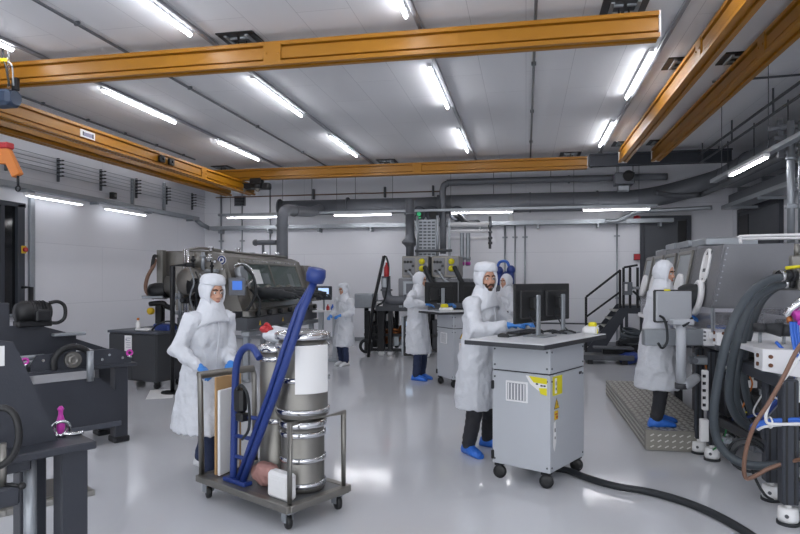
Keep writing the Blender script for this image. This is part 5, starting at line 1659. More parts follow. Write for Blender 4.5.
# thick hoses looping down
hs = ('outermost thick grey hose arching from the manifold to the floor frame', 'second thick grey hose arching from the manifold', 'inner thick grey hose behind the two front ones', 'innermost thick grey hose looping behind the frame')
paths = (
    [(786, 277, 4.66), (770, 280, 4.62), (752, 292, 4.58), (738, 312, 4.55), (727, 340, 4.55), (719, 375, 4.6), (714, 410, 4.65), (716, 436, 4.68), (726, 453, 4.66), (742, 463, 4.6), (762, 466, 4.5), (785, 464, 4.4), (810, 462, 4.3)],
    [(789, 284, 4.68), (774, 287, 4.62), (758, 297, 4.6), (746, 314, 4.6), (737, 340, 4.62), (731, 370, 4.68), (729, 395, 4.72), (734, 412, 4.75), (744, 424, 4.8), (762, 432, 4.9), (785, 436, 4.9), (810, 437, 4.9)],
    [(787, 276, 4.72), (768, 282, 4.72), (754, 298, 4.7), (747, 322, 4.72), (741, 350, 4.78), (736, 380, 4.82), (737, 402, 4.85), (743, 418, 4.88), (752, 430, 4.9), (764, 440, 4.95), (790, 446, 4.9)],
    [(790, 283, 4.74), (776, 288, 4.74), (762, 301, 4.74), (752, 325, 4.78), (745, 352, 4.84), (744, 380, 4.9), (749, 405, 4.95), (757, 425, 4.95), (772, 441, 4.9), (795, 451, 4.85)])
for k, P in enumerate(paths):
    single(MB().tube([dp(a_, b_, c_ + (0, 0.09, 0.2, 0.3)[k]) for a_, b_, c_ in P], 0.032 if k < 2 else 0.029, n=14, k=6), 'thick_hose', 'hose', hs[k], 'hose', 'thick grey hoses')
# coloured lines
for lab, m_, r_, P, nm in (
        ('brown cable sagging from the upper right edge down to the floor frame', 'brown', 0.014, [(806, 338, 4.1), (796, 352, 4.1), (783, 378, 4.1), (768, 404, 4.12), (755, 424, 4.15), (747, 446, 4.2), (744, 466, 4.22), (746, 478, 4.25), (755, 476, 4.25), (770, 468, 4.25), (790, 462, 4.2), (806, 458, 4.1)], 'brown_cable'),
        ('white cable hanging in front of the brown one', 'white_plastic', 0.01, [(805, 348, 4.2), (794, 366, 4.2), (778, 388, 4.2), (768, 408, 4.22), (766, 420, 4.22), (772, 424, 4.2), (800, 424, 4.1)], 'white_cable'),
        ('grey cable looping beside the manifold hoses', 'galv', 0.009, [(802, 300, 4.5), (794, 310, 4.5), (790, 320, 4.5)], 'grey_cable')):
    single(MB().tube([dp(*p) for p in P], r_, n=10), nm, m_, lab, 'cable')
t = thing('blue_tube_bundle', O3, 0, 'horizontal bundle of blue and white tubes at the right edge', 'tubes')
for k in range(4):
    a = Vector((0, 0, 0.022 * (k % 2)))
    MB().tube([dp(754 + 2 * k, 427 + k, 4.3) + a, dp(765, 424 + k, 4.25) + a, dp(785, 422 + k, 4.2) + a, dp(810, 422 + k, 4.1) + a], 0.014).build('blue_tube', 'blue_bright' if k != 2 else 'white_plastic', t)
MB().ring(dp(770, 424, 4.23) + Vector((0, 0, 0.01)), (1, 0.1, 0), 0.035, 0.006, 18, 6).build('cable_tie', 'white_plastic', t)
t = thing('blue_tube_bundle', O3, 0, 'slanting bundle of blue tubes and black cables rising to the right edge', 'tubes')
for k in range(4):
    o_ = Vector((0.012 * k, 0.012 * k, 0.02 * (k % 2)))
    MB().tube([dp(750, 430, 4.6) + o_, dp(768, 412, 4.5) + o_, dp(786, 390, 4.4) + o_, dp(797, 368, 4.35) + o_, dp(803, 345, 4.3) + o_], 0.014).build('tube', ('blue', 'blue_bright', 'galv', 'rubber')[k], t)
MB().ring(dp(777, 402, 4.45) + Vector((0.015, 0.015, 0.01)), (0.5, 0, 0.6), 0.04, 0.006, 18, 6).build('cable_tie', 'white_plastic', t)
t = thing('blue_tube_bundle', O3, 0, 'short upright blue tubes below the magenta fittings at the right edge', 'tubes')
for k in range(3):
    MB().tube([dp(791 + 3 * k, 322, 4.4), dp(792 + 3 * k, 334, 4.38), dp(795 + 2.5 * k, 350, 4.35), dp(800 + 2 * k, 360, 4.3)], 0.012).build('tube', 'blue_bright', t)
MB().tube([dp(776, 342, 4.5), dp(784, 350, 4.45), dp(793, 354, 4.4), dp(803, 352, 4.3)], 0.012).build('tube', 'blue_bright', t)
t = thing('magenta_fitting', O3, 0, 'magenta and steel pipe fittings above the blue tubes at the right edge', 'fitting')
MB().tube([dp(786, 316, 4.45), dp(792, 309, 4.42), dp(799, 303, 4.4), dp(806, 300, 4.4)], 0.03, n=12).build('steel_elbow', 'chrome', t)
MB().cyl(dp(794, 316, 4.4), dp(806, 314, 4.38), 0.035).cyl(dp(797, 322, 4.4), dp(806, 322, 4.38), 0.025).build('magenta_sleeve', 'magenta', t)
MB().cyl(dp(789, 317, 4.43), dp(790, 323, 4.42), 0.02).build('nut', 'copper', t)
MB().box(dp(803, 325, 4.45), (0.12, 0.1, 0.12), 0.01).build('valve_block', 'galv', t)
t = thing('gauge_probe', O3, 0, 'dark conical probe lying on the white beam before the clear pane', 'probe')
MB().cyl(dp(753, 327, 5.0), dp(766, 328, 4.95), 0.034, 0.036).cyl(dp(766, 328, 4.95), dp(782, 330, 4.9), 0.036, 0.058).cyl(dp(782, 330, 4.9), dp(790, 331, 4.88), 0.05, 0.045).build('barrel', 'edge_dark', t)
MB().cyl(dp(760, 331, 5.0), dp(760, 346, 5.0), 0.012).cyl(dp(784, 333, 4.93), dp(784, 346, 4.93), 0.012).build('support', 'galv', t)
single(MB().ring(dp(748, 455, 4.75), (0.3, 1, 0.1), 0.13, 0.01, 32, 6).ring(dp(750, 458, 4.75), (0.2, 1, 0.2), 0.11, 0.01, 32, 6).tube([dp(752, 470, 4.6), dp(757, 482, 4.55), dp(765, 495, 4.5), dp(773, 500, 4.5)], 0.01), 'coiled_cable', 'rubber', 'thin coiled black cable hanging on the low frame beside the thick hose', 'cable')

# monitor on an arm seen from behind
t = thing('arm_monitor', O3, 0, 'grey flat monitor with a yellow tag seen from behind before the hooded operator', 'monitor')
c = dp(672.5, 306, 5.55)
R_ = YAW + 0.12
ms = MB().box(c, (0.36, 0.035, 0.29), 0.012, R_).build('bezel', 'black', t)
off = Vector((math.sin(R_), -math.cos(R_), 0))
MB().box(c + off * 0.02, (0.335, 0.02, 0.265), 0.008, R_).build('back_cover', 'monitor_grey', ms)
MB().box(c - off * 0.02, (0.33, 0.006, 0.26), 0, R_).build('screen', 'dark_glass', ms)
MB().box(c + off * 0.03 + Vector((-0.06, 0, 0.135)), (0.06, 0.01, 0.03), 0.003, R_).build('tag', 'yellow', ms)
a = dp(681, 322, 5.5)
b = dp(681, 383, 5.5)
MB().cyl(b, a, 0.042, n=18).box(a + Vector((0, 0, 0.0)), (0.2, 0.1, 0.05), 0.01, R_).build('post', 'desk_grey', t)
MB().cyl(b - Vector((0, 0, 0.05)), b, 0.052, n=18).build('post_base', 'edge_dark', t)
e = dp(696, 378, 5.75)
MB().tube([b, b + Vector((0.05, 0.03, -0.02)), e], 0.045, n=14).build('arm', 'desk_grey', t)
MB().tube([dp(660, 316, 5.48), dp(664, 319, 5.42), dp(667, 330, 5.42), dp(667, 342, 5.42), dp(662, 348, 5.42), dp(658, 343, 5.42)], 0.011).tube([dp(692, 318, 5.5), dp(688, 323, 5.46), dp(683, 326, 5.45)], 0.011).build('cable', 'rubber', t)
t = thing('support_arm', O3, 0, 'grey aluminium cantilever arm reaching from the frame before the operator', 'arm')
a, b = dp(643, 337, 5.75), dp(704, 337, 5.7)
MB().bar(a, b + Vector((0.35, 0.05, 0)), 0.1, 0.15, 0.008).build('beam', 'galv', t)
MB().box(dp(712, 337, 5.68), (0.17, 0.14, 0.15), 0.008).build('bracket', 'white_metal', t)
for py_ in (332, 336, 340):
    c = dp(704, py_, 5.6)
    MB().cyl(c, c + off * 0.02, 0.008, n=8).build('bolt', 'duct_dark', t)

# ---------------------------------------------------------------- dark machine frames on the left
E1 = math.atan2(0.72, 0.69) + YAW
e1 = Vector((math.cos(E1), math.sin(E1), 0))
e2 = Vector((-math.sin(E1), math.cos(E1), 0))
tipN = cw(-1.6, 3.3)
# local frame: origin on the floor below the right-hand tip, x runs back along the plate (towards the viewer's left), y across it
nf_ = thing('machine_frame', tipN, E1 + PI, 'dark steel machine frame with a sloped cheek plate at the lower left', 'machine frame', 'dark machine frames')
nf_inv = Matrix.Rotation(-(E1 + PI), 4, 'Z') @ Matrix.Translation(-tipN)


def lever(root, c, s, m='black'):
    MB().tube([c + Vector((0, 0, -0.14)) * s, c + Vector((0.05, 0, -0.1)) * s, c + Vector((0.06, 0, 0.06)) * s, c + Vector((0.02, 0, 0.14)) * s, c + Vector((-0.1, 0, 0.16)) * s, c + Vector((-0.2, 0, 0.13)) * s], 0.018 * s, n=10).build('lever_handle', m, root)


# y points to the viewer's right/near side: local y = -e2
MB().box((0.9, -0.24, 0.78), (1.8, 0.48, 0.04), 0.006).build('top_plate', 'anthracite', nf_)
for x, y, m_ in ((0.09, -0.12, 'anthracite'), (1.5, -0.1, 'anthracite'), (0.2, -0.42, 'anthracite')):
    lg = MB().box((x, y, 0.39), (0.13, 0.13, 0.75), 0.006).build('leg', m_, nf_)
    MB().box((x, y, 0.012), (0.18, 0.18, 0.024), 0.004).build('foot_plate', m_, lg)
MB().cyl((0.29, -0.09, 0.02), (0.29, -0.09, 0.76), 0.03, n=18).build('silver_column', 'galv', nf_)
MB().prism([(0.137, -0.2, 0.8), (0.342, -0.2, 1.335), (0.42, -0.2, 1.35), (1.6, -0.2, 1.38), (1.6, -0.2, 0.8)], (0, 0.035, 0)).build('cheek_plate', 'anthracite', nf_)
MB().box((0.42, -0.162, 1.27), (0.07, 0.005, 0.1)).build('rating_plate', 'white_plastic', nf_)
MB().box((0.55, -0.08, 0.74), (0.5, 0.1, 0.07), 0.008).build('rail', 'anthracite', nf_)
lp = [nf_inv @ dp(*p) for p in ((-14, 412, 2.78), (4, 408, 2.78), (15, 416, 2.78), (19, 434, 2.78), (15, 452, 2.78), (4, 464, 2.78), (-14, 470, 2.78))]
MB().tube(lp, 0.016, n=10).build('lever_handle', 'black', nf_)
p = nf_inv @ dp(3, 496, 2.95)
MB().box(p, (0.12, 0.1, 0.09), 0.01).build('clamp_block', 'anthracite', nf_)
MB().cyl(p, p + Vector((0, 0, 0.25)), 0.015).build('screw_spindle', 'steel', nf_)
q = nf_inv @ dp(22, 486, 2.95)
MB().cyl(nf_inv @ dp(4, 484, 2.95), q, 0.008).ell(q, (0.018, 0.018, 0.018)).build('clamp_knob', 'black', nf_)


def eye(root_loc, rz, s, label):
    t = thing('lifting_eye', root_loc, rz, label, 'lifting eye', 'magenta lifting eyes')
    MB().cyl((0, 0, 0), (0, 0, 0.02 * s), 0.022 * s, n=14).build('base', 'chrome', t)
    MB().ring((0, 0, 0.045 * s), (0, 1, 0), 0.026 * s, 0.011 * s, 22, 8).build('eye', 'magenta', t)
    return t


t = thing('lifting_shackle', at(nf_, 0.1, -0.24, 0.8), E1, 'magenta lifting point with a steel shackle on the nearest dark frame', 'lifting point')
MB().cyl((0, 0, 0), (0, 0, 0.02), 0.03, n=16).build('base', 'chrome', t)
MB().lathe([(0.016, 0.02), (0.022, 0.05), (0.02, 0.09), (0.012, 0.12), (0.012, 0.14), (0.018, 0.15), (0.008, 0.165)], O3, n=14).build('pin', 'magenta', t)
MB().ring((0.0, 0, 0.045), (0.2, 1, 0.4), 0.042, 0.01, 22, 8).tube([(0.0, -0.03, 0.02), (0.05, -0.05, 0.012), (0.1, -0.04, 0.012)], 0.011).build('shackle', 'chrome', t)

# the further frame
tipF = cw(-2.8, 6.5)
ff = thing('machine_frame', tipF, E1 + PI, 'dark steel machine frame with a handwheel motor standing further along the left side', 'machine frame', 'dark machine frames')
MB().box((0.95, -0.2, 0.785), (1.95, 0.6, 0.035), 0.005).build('top_plate', 'anthracite', ff)
for x, y in ((0.12, 0.0), (1.7, 0.0), (0.12, -0.42), (1.7, -0.42)):
    lg = MB().box((x, y, 0.41), (0.13, 0.13, 0.71), 0.006).build('leg', 'anthracite', ff)
    MB().box((x, y, 0.03), (0.16, 0.16, 0.06), 0.01).build('foot', 'black_metal', lg)
MB().box((0.12, -0.21, 0.2), (0.1, 0.5, 0.1), 0.006).build('foot_rail', 'anthracite', ff)
# skirt panel
MB().prism([(0.16, 0.1, 0.22), (0.16, 0.1, 0.5), (0.36, 0.1, 0.69), (1.9, 0.1, 0.69), (1.9, 0.1, 0.22)], (0, 0.03, 0)).build('skirt_panel', 'anthracite', ff)
MB().box((0.9, 0.1, 0.21), (1.5, 0.08, 0.05), 0.005).build('skirt_rail', 'anth_light', ff)
# upright cheeks on the top plate
MB().prism([(0.03, 0.05, 0.803), (0.03, 0.05, 0.9), (0.2, 0.05, 0.96), (0.9, 0.05, 0.95), (0.95, 0.05, 0.86), (0.95, 0.05, 0.803)], (0, 0.03, 0)).build('cheek_plate', 'anthracite', ff)
MB().prism([(0.4, -0.42, 0.803), (0.4, -0.42, 1.08), (0.75, -0.42, 1.2), (1.9, -0.42, 1.22), (1.9, -0.42, 0.803)], (0, 0.03, 0)).build('cheek_plate', 'anthracite', ff)
MB().prism([(0.05, -0.42, 0.803), (0.05, -0.42, 0.9), (0.6, -0.42, 1.12), (0.6, -0.42, 1.09), (0.2, -0.42, 0.9), (0.2, -0.42, 0.803)], (0, 0.03, 0)).build('brace_plate', 'anthracite', ff)
for x, z in ((0.25, 0.9), (0.12, 0.86), (0.85, 0.9), (0.32, 0.86)):
    MB().cyl((x, 0.08, z), (x, 0.09, z), 0.014, n=8).build('bolt', 'chrome', ff)
MB().cyl((0.6, 0.08, 0.885), (0.6, 0.13, 0.885), 0.075, n=28).lathe([(0.05, 0.13), (0.05, 0.15), (0.02, 0.15), (0.02, 0.14)], (0.6, 0, 0.885), (0, 1, 0), 20).build('gauge_dial', 'steel', ff)
MB().tube([(0.76, 0.1, 0.8), (0.76, 0.1, 0.9), (0.7, 0.1, 0.98), (0.6, 0.1, 1.01), (0.5, 0.1, 0.98), (0.44, 0.1, 0.92)], 0.03, n=12).build('arched_guide', 'black', ff)
MB().cyl((0.46, 0.16, 0.67), (0.46, 0.16, 0.96), 0.032, n=18).build('silver_column', 'galv', ff)
MB().box((0.98, -0.05, 0.87), (0.28, 0.12, 0.06), 0.01).box((0.95, -0.05, 0.925), (0.32, 0.08, 0.035), 0.008).build('steel_rail', 'galv', ff)
MB().box((0.5, -0.3, 1.1), (0.3, 0.1, 0.03), 0.006).build('steel_rail', 'galv', ff)
# motor on top at the back
mo = MB().lathe([(0.02, -0.16), (0.09, -0.15), (0.11, -0.1), (0.11, 0.1), (0.09, 0.15), (0.02, 0.16)], (0.80, -0.4, 1.33), (1, 0.15, 0), 22).build('motor', 'black', ff)
MB().box((0.80, -0.4, 1.22), (0.3, 0.2, 0.06), 0.01).box((0.74, -0.3, 1.3), (0.14, 0.1, 0.12), 0.015).build('motor_mount', 'black_metal', mo)
MB().box((1.08, -0.42, 1.31), (0.16, 0.05, 0.24), 0.01).build('motor_plate', 'anthracite', mo)
m = MB()
for k in range(7):
    m.ring((0.71 + 0.03 * k, -0.4, 1.33), (1, 0.15, 0), 0.112, 0.006, 22, 5)
m.build('cooling_fin', 'black_metal', mo)
MB().tube([(0.66, -0.38, 1.42), (0.58, -0.36, 1.43), (0.52, -0.36, 1.38), (0.52, -0.36, 1.27), (0.58, -0.36, 1.22), (0.66, -0.38, 1.22)], 0.018, n=10).build('hand_grip', 'black', mo)
eye(at(ff, 0.05, 0.09, 0.86) , E1, 1.0, 'magenta lifting eye at the right-hand end of the further dark frame')
eye(at(ff, 1.0, 0.08, 0.86), E1, 1.0, 'magenta lifting eye beside the steel rail of the further dark frame')
t = thing('floor_tread_plate', O3, 0, 'tread plate step on the floor beneath the nearest dark frame', 'floor plate')
c = cw(-2.95, 4.55)
MB().box((c.x, c.y, 0.02), (1.2, 0.55, 0.04), 0.004, E1).build('plate', 'tread', t)
MB().box((c.x, c.y, 0.045), (1.1, 0.45, 0.01), 0.002, E1).build('raised_field', 'steel', t)

# ---------------------------------------------------------------- people
def ellring(c, rx, ry, n=20, R=None, sq=1.0):
    out = []
    for i in range(n):
        a = 2 * PI * i / n
        ca, sa = math.cos(a), math.sin(a)
        v = Vector((rx * math.copysign(abs(ca) ** sq, ca), ry * math.copysign(abs(sa) ** sq, sa), 0))
        out.append(Vector(c) + (R @ v if R else v))
    return out


def limb(mb, pts, rs, n=12):
    mb.tube(pts, rs, n=n, k=1, smooth=False)
    for p, r in zip(pts, rs):
        mb.ell(p, (r, r, r), nu=n, nv=8)


def two_bone(a, c, l1, l2, pole):
    d = c - a
    L = min(d.length, (l1 + l2) * 0.995)
    d.normalize()
    c = a + d * L
    x = (l1 * l1 - l2 * l2 + L * L) / (2 * L)
    h = math.sqrt(max(l1 * l1 - x * x, 1e-6))
    p = Vector(pole)
    p = (p - d * p.dot(d)).normalized()
    return a + d * x + p * h, c


def hand(mb, w, d, pn, s, grow, curl, side):
    """palm and five separate fingers; w wrist, d pointing direction, pn the way the palm faces, side the thumb's side"""
    d = Vector(d).normalized()
    pn = Vector(pn)
    pn = (pn - d * pn.dot(d)).normalized()
    t = d.cross(pn).normalized() * side
    R = Matrix((d, t, pn)).transposed()
    mb.ell(w + d * 0.045 * s, (0.052 * s + grow, 0.04 * s + grow, 0.016 * s + grow), R)
    mb.tube([w - d * 0.03 * s, w + d * 0.03 * s], 0.025 * s + grow, n=10, smooth=False)
    for k, (off, L) in enumerate(((0.031, 0.072), (0.0105, 0.08), (-0.0105, 0.074), (-0.031, 0.058))):
        b = w + d * (0.082 - abs(k - 1.2) * 0.004) * s + t * off * s
        r = (0.0085 - 0.0006 * k) * s + grow
        dirs, ang = [], 0.0
        P = [b - d * 0.03 * s]
        cur = b
        P.append(cur)
        for seg, c_ in ((0.45, 0.35), (0.32, 0.9), (0.23, 0.7)):
            ang += curl * c_
            dd = (d * math.cos(ang) + pn * math.sin(ang) + t * off * 2.2).normalized()
            cur = cur + dd * L * seg * s
            P.append(cur)
        limb(mb, P, [r * 1.08, r * 1.05, r, r * 0.95, r * 0.85], 8)
    b = w + d * 0.022 * s + t * 0.03 * s
    P = [w + d * 0.01 * s + t * 0.012 * s, b + t * 0.01 * s, b + t * 0.026 * s + d * 0.03 * s + pn * 0.012 * s, b + t * 0.028 * s + d * 0.055 * s + pn * (0.02 + 0.012 * curl) * s]
    limb(mb, P, [0.013 * s + grow, 0.012 * s + grow, 0.0095 * s + grow, 0.008 * s + grow], 8)


def person(loc, yaw, label, s=1.0, lean=0.0, head=(0.0, 0.0), hands=None, feet=None, hem=0.42, trousers='trousers_dark', shoe='cover',
           shoe_m='overshoe', beard=False, curl=0.6, voxel=0.006, base_z=0.0, palms=None, detail=True, cap=False, glove='glove', seed=0.0, pole=None):
    """a standing figure facing local +x; hands are wrist points (left, right) in local metres"""
    root = thing('person', loc, yaw, label, 'person', 'people in white coveralls')
    V = Vector
    pel = V((-0.02 - lean * 0.1, 0, 0.93)) * s
    sp = V((math.sin(lean), 0, math.cos(lean)))
    chest = pel + sp * 0.36 * s
    neck = pel + sp * 0.555 * s
    hc = neck + V((0.03 + 0.05 * lean, 0, 0.158)) * s
    hy, hp_ = head
    RH = Matrix.Rotation(hy, 3, 'Z') @ Matrix.Rotation(hp_, 3, 'Y')
    sh = [neck + V((-0.01, sd * 0.17, -0.066)) * s for sd in (1, -1)]
    hands = hands or [V((0.12, 0.28, 0.8)) * s, V((0.12, -0.28, 0.8)) * s]
    feet = feet or [(0.0, 0.11), (0.0, -0.11)]
    palms = palms or [V((0.3, -0.3, -1)), V((0.3, 0.3, -1))]
    arms = []
    for k, sd in enumerate((1, -1)):
        pl = (pole[k] if pole else V((-0.7, sd * 0.6, -0.5)))
        e, w = two_bone(sh[k], V(hands[k]), 0.295 * s, 0.265 * s, pl)
        arms.append((sh[k], e, w))
    legs = []
    for k, sd in enumerate((1, -1)):
        hipj = pel + V((0, sd * 0.09, -0.02)) * s
        ft = feet[k]
        an = V((ft[0], ft[1], 0.085 + (ft[2] if len(ft) > 2 else 0)))
        dl = (an - hipj).length
        kn, an = two_bone(hipj, an, dl * 0.508, dl * 0.502, V((1, 0, 0)))
        legs.append((hipj, kn, an, ft[3] if len(ft) > 3 else 0.0))
    # body: one continuous skin
    b = MB()
    rr = [(pel + sp * z * s + V((0, 0, 0)), rx * s, ry * s) for z, rx, ry in ((-0.12, 0.09, 0.13), (0.0, 0.11, 0.155), (0.12, 0.1, 0.135), (0.28, 0.115, 0.15), (0.42, 0.115, 0.165), (0.5, 0.08, 0.13), (0.55, 0.058, 0.06))]
    b.loft([ellring(c, x, y) for c, x, y in rr])
    limb(b, [neck - sp * 0.04 * s, hc + RH @ V((-0.015, 0, -0.05)) * s], [0.062 * s, 0.056 * s])
    for (a, e, w), sd in zip(arms, (1, -1)):
        limb(b, [a, e, w], [0.05 * s, 0.04 * s, 0.027 * s])
    for hj, kn, an, _ in legs:
        limb(b, [hj, kn, kn + (an - kn) * 0.3, an], [0.08 * s, 0.055 * s, 0.056 * s, 0.036 * s])
    for hj, kn, an, ang in legs:
        fd = V((math.cos(ang), math.sin(ang), 0))
        b.ell(an + fd * 0.05 * s + V((0, 0, -0.05)) * s, (0.1 * s, 0.034 * s, 0.026 * s), Matrix.Rotation(ang, 3, 'Z'))
    hd = [(w - e).normalized() for (_, e, w) in arms]
    for k, sd in enumerate((1, -1)):
        w = arms[k][2]
        dd = (hd[k] + V((0.35, 0, -0.15))).normalized()
        hand(b, w, dd, palms[k], s, -0.0015, curl, -sd)
    H_ = lambda x, y, z: hc + RH @ (V((x, y, z)) * s)
    he = lambda c, r, f=b: f.ell(H_(*c), tuple(q * s for q in r), RH, 18, 12)
    he((-0.012, 0, 0.035), (0.098, 0.076, 0.095))
    he((0.022, 0, -0.04), (0.07, 0.06, 0.078))
    he((0.066, 0, -0.098), (0.022, 0.026, 0.018))
    for sd in (1, -1):
        he((0.076, sd * 0.028, 0.02), (0.014, 0.024, 0.009))
        he((0.06, sd * 0.036, -0.03), (0.022, 0.022, 0.022))
        he((-0.005, sd * 0.077, -0.01), (0.018, 0.008, 0.03))
    limb(b, [H_(0.083, 0, 0.012), H_(0.102, 0, -0.03)], [0.008 * s, 0.0125 * s], 8)
    for sd in (1, -1):
        he((0.09, sd * 0.012, -0.033), (0.011, 0.009, 0.008))
    he((0.082, 0, -0.066), (0.012, 0.023, 0.007))
    he((0.08, 0, -0.077), (0.012, 0.02, 0.008))
    skin_ob(b, 'body', 'skin', root, voxel, 3)
    # face
    for sd in (1, -1):
        ey = MB().ell(H_(0.079, sd * 0.031, 0.002), (0.012 * s,) * 3, RH, 12, 8).build('eye', 'eye', root)
        MB().ell(H_(0.0885, sd * 0.031, 0.001), (0.004 * s, 0.006 * s, 0.006 * s), RH, 10, 6).build('iris', 'iris', ey)
        limb_ = MB()
        limb(limb_, [H_(0.089, sd * 0.014, 0.024), H_(0.09, sd * 0.03, 0.03), H_(0.078, sd * 0.05, 0.024)], [0.005 * s, 0.0055 * s, 0.004 * s], 8)
        limb_.build('eyebrow', 'hair', root)
    MB().ell(H_(0.0905, 0, -0.071), (0.006 * s, 0.022 * s, 0.0065 * s), RH, 12, 8).build('lips', 'lips', root)
    if beard:
        f = MB()
        he((0.026, 0, -0.062), (0.071, 0.062, 0.064), f)
        he((0.07, 0, -0.1), (0.025, 0.03, 0.022), f)
        sk = skin_ob(f, 'beard', 'beard', root, 0.005, 2)
        me = sk.data
        bm = bmesh.new()
        bm.from_mesh(me)
        inv = RH.transposed()
        kill = []
        for v in bm.verts:
            q = inv @ (v.co - hc) / s
            top = -0.06 + 0.012 * (abs(q.y) > 0.03) + max(0, abs(q.y) - 0.03) * 2.6
            if q.z > min(top, 0.02) or q.x < 0.0 or (abs(q.y) < 0.019 and -0.084 < q.z):
                kill.append(v)
        bmesh.ops.delete(bm, geom=kill, context='VERTS')
        bm.to_mesh(me)
        bm.free()
        f = MB()
        limb(f, [H_(0.086, -0.03, -0.072), H_(0.1, -0.012, -0.054), H_(0.1, 0.012, -0.054), H_(0.086, 0.03, -0.072)], [0.006 * s, 0.0075 * s, 0.0075 * s, 0.006 * s], 8)
        f.build('moustache', 'beard', root)
    # hood: open at the face, falling over the shoulders
    m = MB()
    rings = []
    for x, hw, zc, hz in ((0.05, 0.064, -0.032, 0.09), (0.068, 0.068, -0.034, 0.097), (0.075, 0.076, -0.03, 0.106), (0.058, 0.09, -0.012, 0.122), (0.02, 0.102, 0.006, 0.136), (-0.04, 0.106, 0.014, 0.132), (-0.09, 0.088, 0.015, 0.106), (-0.122, 0.05, 0.012, 0.06), (-0.13, 0.012, 0.01, 0.015)):
        r_ = []
        for i in range(36):
            a = 2 * PI * i / 36
            w_ = 1 + (0.02 * math.sin(7 * a + seed * 3 + x * 30) if 0.05 > x > -0.12 else 0)
            fl = 0.012 * max(0, math.sin(a)) if cap and x > -0.06 else 0
            r_.append(H_(x, hw * w_ * math.cos(a), zc + hz * w_ * math.sin(a) + fl))
        rings.append(r_)
    k0 = len(m.v)
    m.loft(rings, cap=False)
    m.f.append([(len(rings) - 1) * 36 + j for j in range(36)])
    m.s.append(True)
    nk = []
    for f_, (rx, ry) in ((0.0, (0.085, 0.09)), (0.25, (0.1, 0.108)), (0.5, (0.112, 0.135)), (0.72, (0.126, 0.175)), (0.9, (0.138, 0.205)), (1.0, (0.142, 0.212))):
        top_, bot_ = H_(-0.012, 0, -0.055), neck + V((-0.005, 0, -0.1)) * s
        c = top_.lerp(bot_, f_)
        ring_ = []
        for i in range(36):
            a = 2 * PI * i / 36
            w_ = 1 + 0.025 * math.sin(5 * a + seed + f_ * 6)
            dz = -0.06 * f_ * abs(math.sin(a)) ** 2 * s
            ring_.append(c + V((rx * w_ * math.cos(a), ry * w_ * math.sin(a), 0)) * s + V((0, 0, dz)))
        nk.append(ring_)
    m.loft(nk, cap=False)
    ho = m.build('hood', 'hoodfab', root)
    sd_ = ho.modifiers.new('thickness', 'SOLIDIFY')
    sd_.thickness = 0.003
    if cap:
        cr = []
        for x, hw, z0 in ((0.083, 0.068, 0.075), (0.03, 0.104, 0.07), (-0.05, 0.108, 0.065), (-0.1, 0.08, 0.06)):
            pass
        c2 = MB()
        c2.loft([[H_(-0.015 + 0.106 * g * math.cos(2 * PI * i / 30), 0.108 * g * math.sin(2 * PI * i / 30), z) for i in range(30)] for g, z in ((0.98, 0.066), (1.02, 0.076), (1.01, 0.098), (0.93, 0.125), (0.72, 0.146), (0.36, 0.155), (0.02, 0.156))])
        c2.build('bouffant_cap', 'hoodfab', root)
    # coat with sleeves
    c_ = MB()
    mid = V(((legs[0][2].x + legs[1][2].x) / 2, 0, 0))
    span = abs(legs[0][2].x - legs[1][2].x) / 2
    spany = max(0.0, abs(legs[0][2].y - legs[1][2].y) / 2 - 0.1)
    hy_ = (legs[0][2].y + legs[1][2].y) / 2
    hemc = V((mid.x * 0.8, hy_, hem * s))
    r3 = []
    for z, rx, ry, f_ in ((hem, 0.2, 0.235, 1.0), (0.6, 0.192, 0.228, 0.7), (0.8, 0.17, 0.212, 0.3)):
        r3.append((V((pel.x + (hemc.x - pel.x) * f_, hy_ * f_, z * s)), (rx + span * 0.75 * f_ / s) * s, ry * s + spany * f_))
    for z, rx, ry in ((0.06, 0.155, 0.2), (0.2, 0.145, 0.192), (0.34, 0.148, 0.2), (0.44, 0.125, 0.195), (0.495, 0.095, 0.155), (0.535, 0.075, 0.09)):
        r3.append((pel + sp * z * s, rx * s, ry * s))
    c_.loft([ellring(c, x, y, 28, None, 0.9) for c, x, y in r3])
    for (a, e, w), sd in zip(arms, (1, -1)):
        we = w - (w - e).normalized() * 0.03 * s
        limb(c_, [a + V((0, -sd * 0.03, -0.01)) * s, a, a.lerp(e, 0.5), e, e.lerp(w, 0.5), we], [0.074 * s, 0.066 * s, 0.07 * s, 0.064 * s, 0.058 * s, 0.048 * s], 16)
    co = skin_ob(c_, 'coat', 'fabric', root, 0.011 if detail else 0.014, 4, 0.02 * s, seed, (9, 9, 5.5))
    # placket seam down the front
    fr_pts = []
    for c, x, y in r3[::-1][1:]:
        fr_pts.append(c + V((x + 0.008, 0, 0)))
    MB().tube(fr_pts, 0.006 * s, n=6, k=2).build('placket', 'hoodfab', co)
    # trousers, overshoes, gloves
    for k, (hj, kn, an, ang) in enumerate(legs):
        t_ = MB()
        top = hj.lerp(kn, 0.35)
        limb(t_, [top, kn, kn.lerp(an, 0.5), an + V((0, 0, 0.015)) * s], [0.085 * s, 0.078 * s, 0.072 * s, 0.066 * s], 14)
        skin_ob(t_, 'trouser_leg', trousers, root, 0.012, 3, 0.008, seed + k, (8, 8, 16))
        fd = V((math.cos(ang), math.sin(ang), 0))
        Rz = Matrix.Rotation(ang, 3, 'Z')
        f = MB()
        z0 = an.z - 0.085
        g0 = V((an.x, an.y, z0))
        secs = ((-0.085, 0.03, 0.05), (-0.07, 0.045, 0.085), (-0.02, 0.05, 0.105), (0.05, 0.052, 0.09), (0.12, 0.056, 0.066), (0.17, 0.05, 0.052), (0.2, 0.03, 0.036))
        rg = []
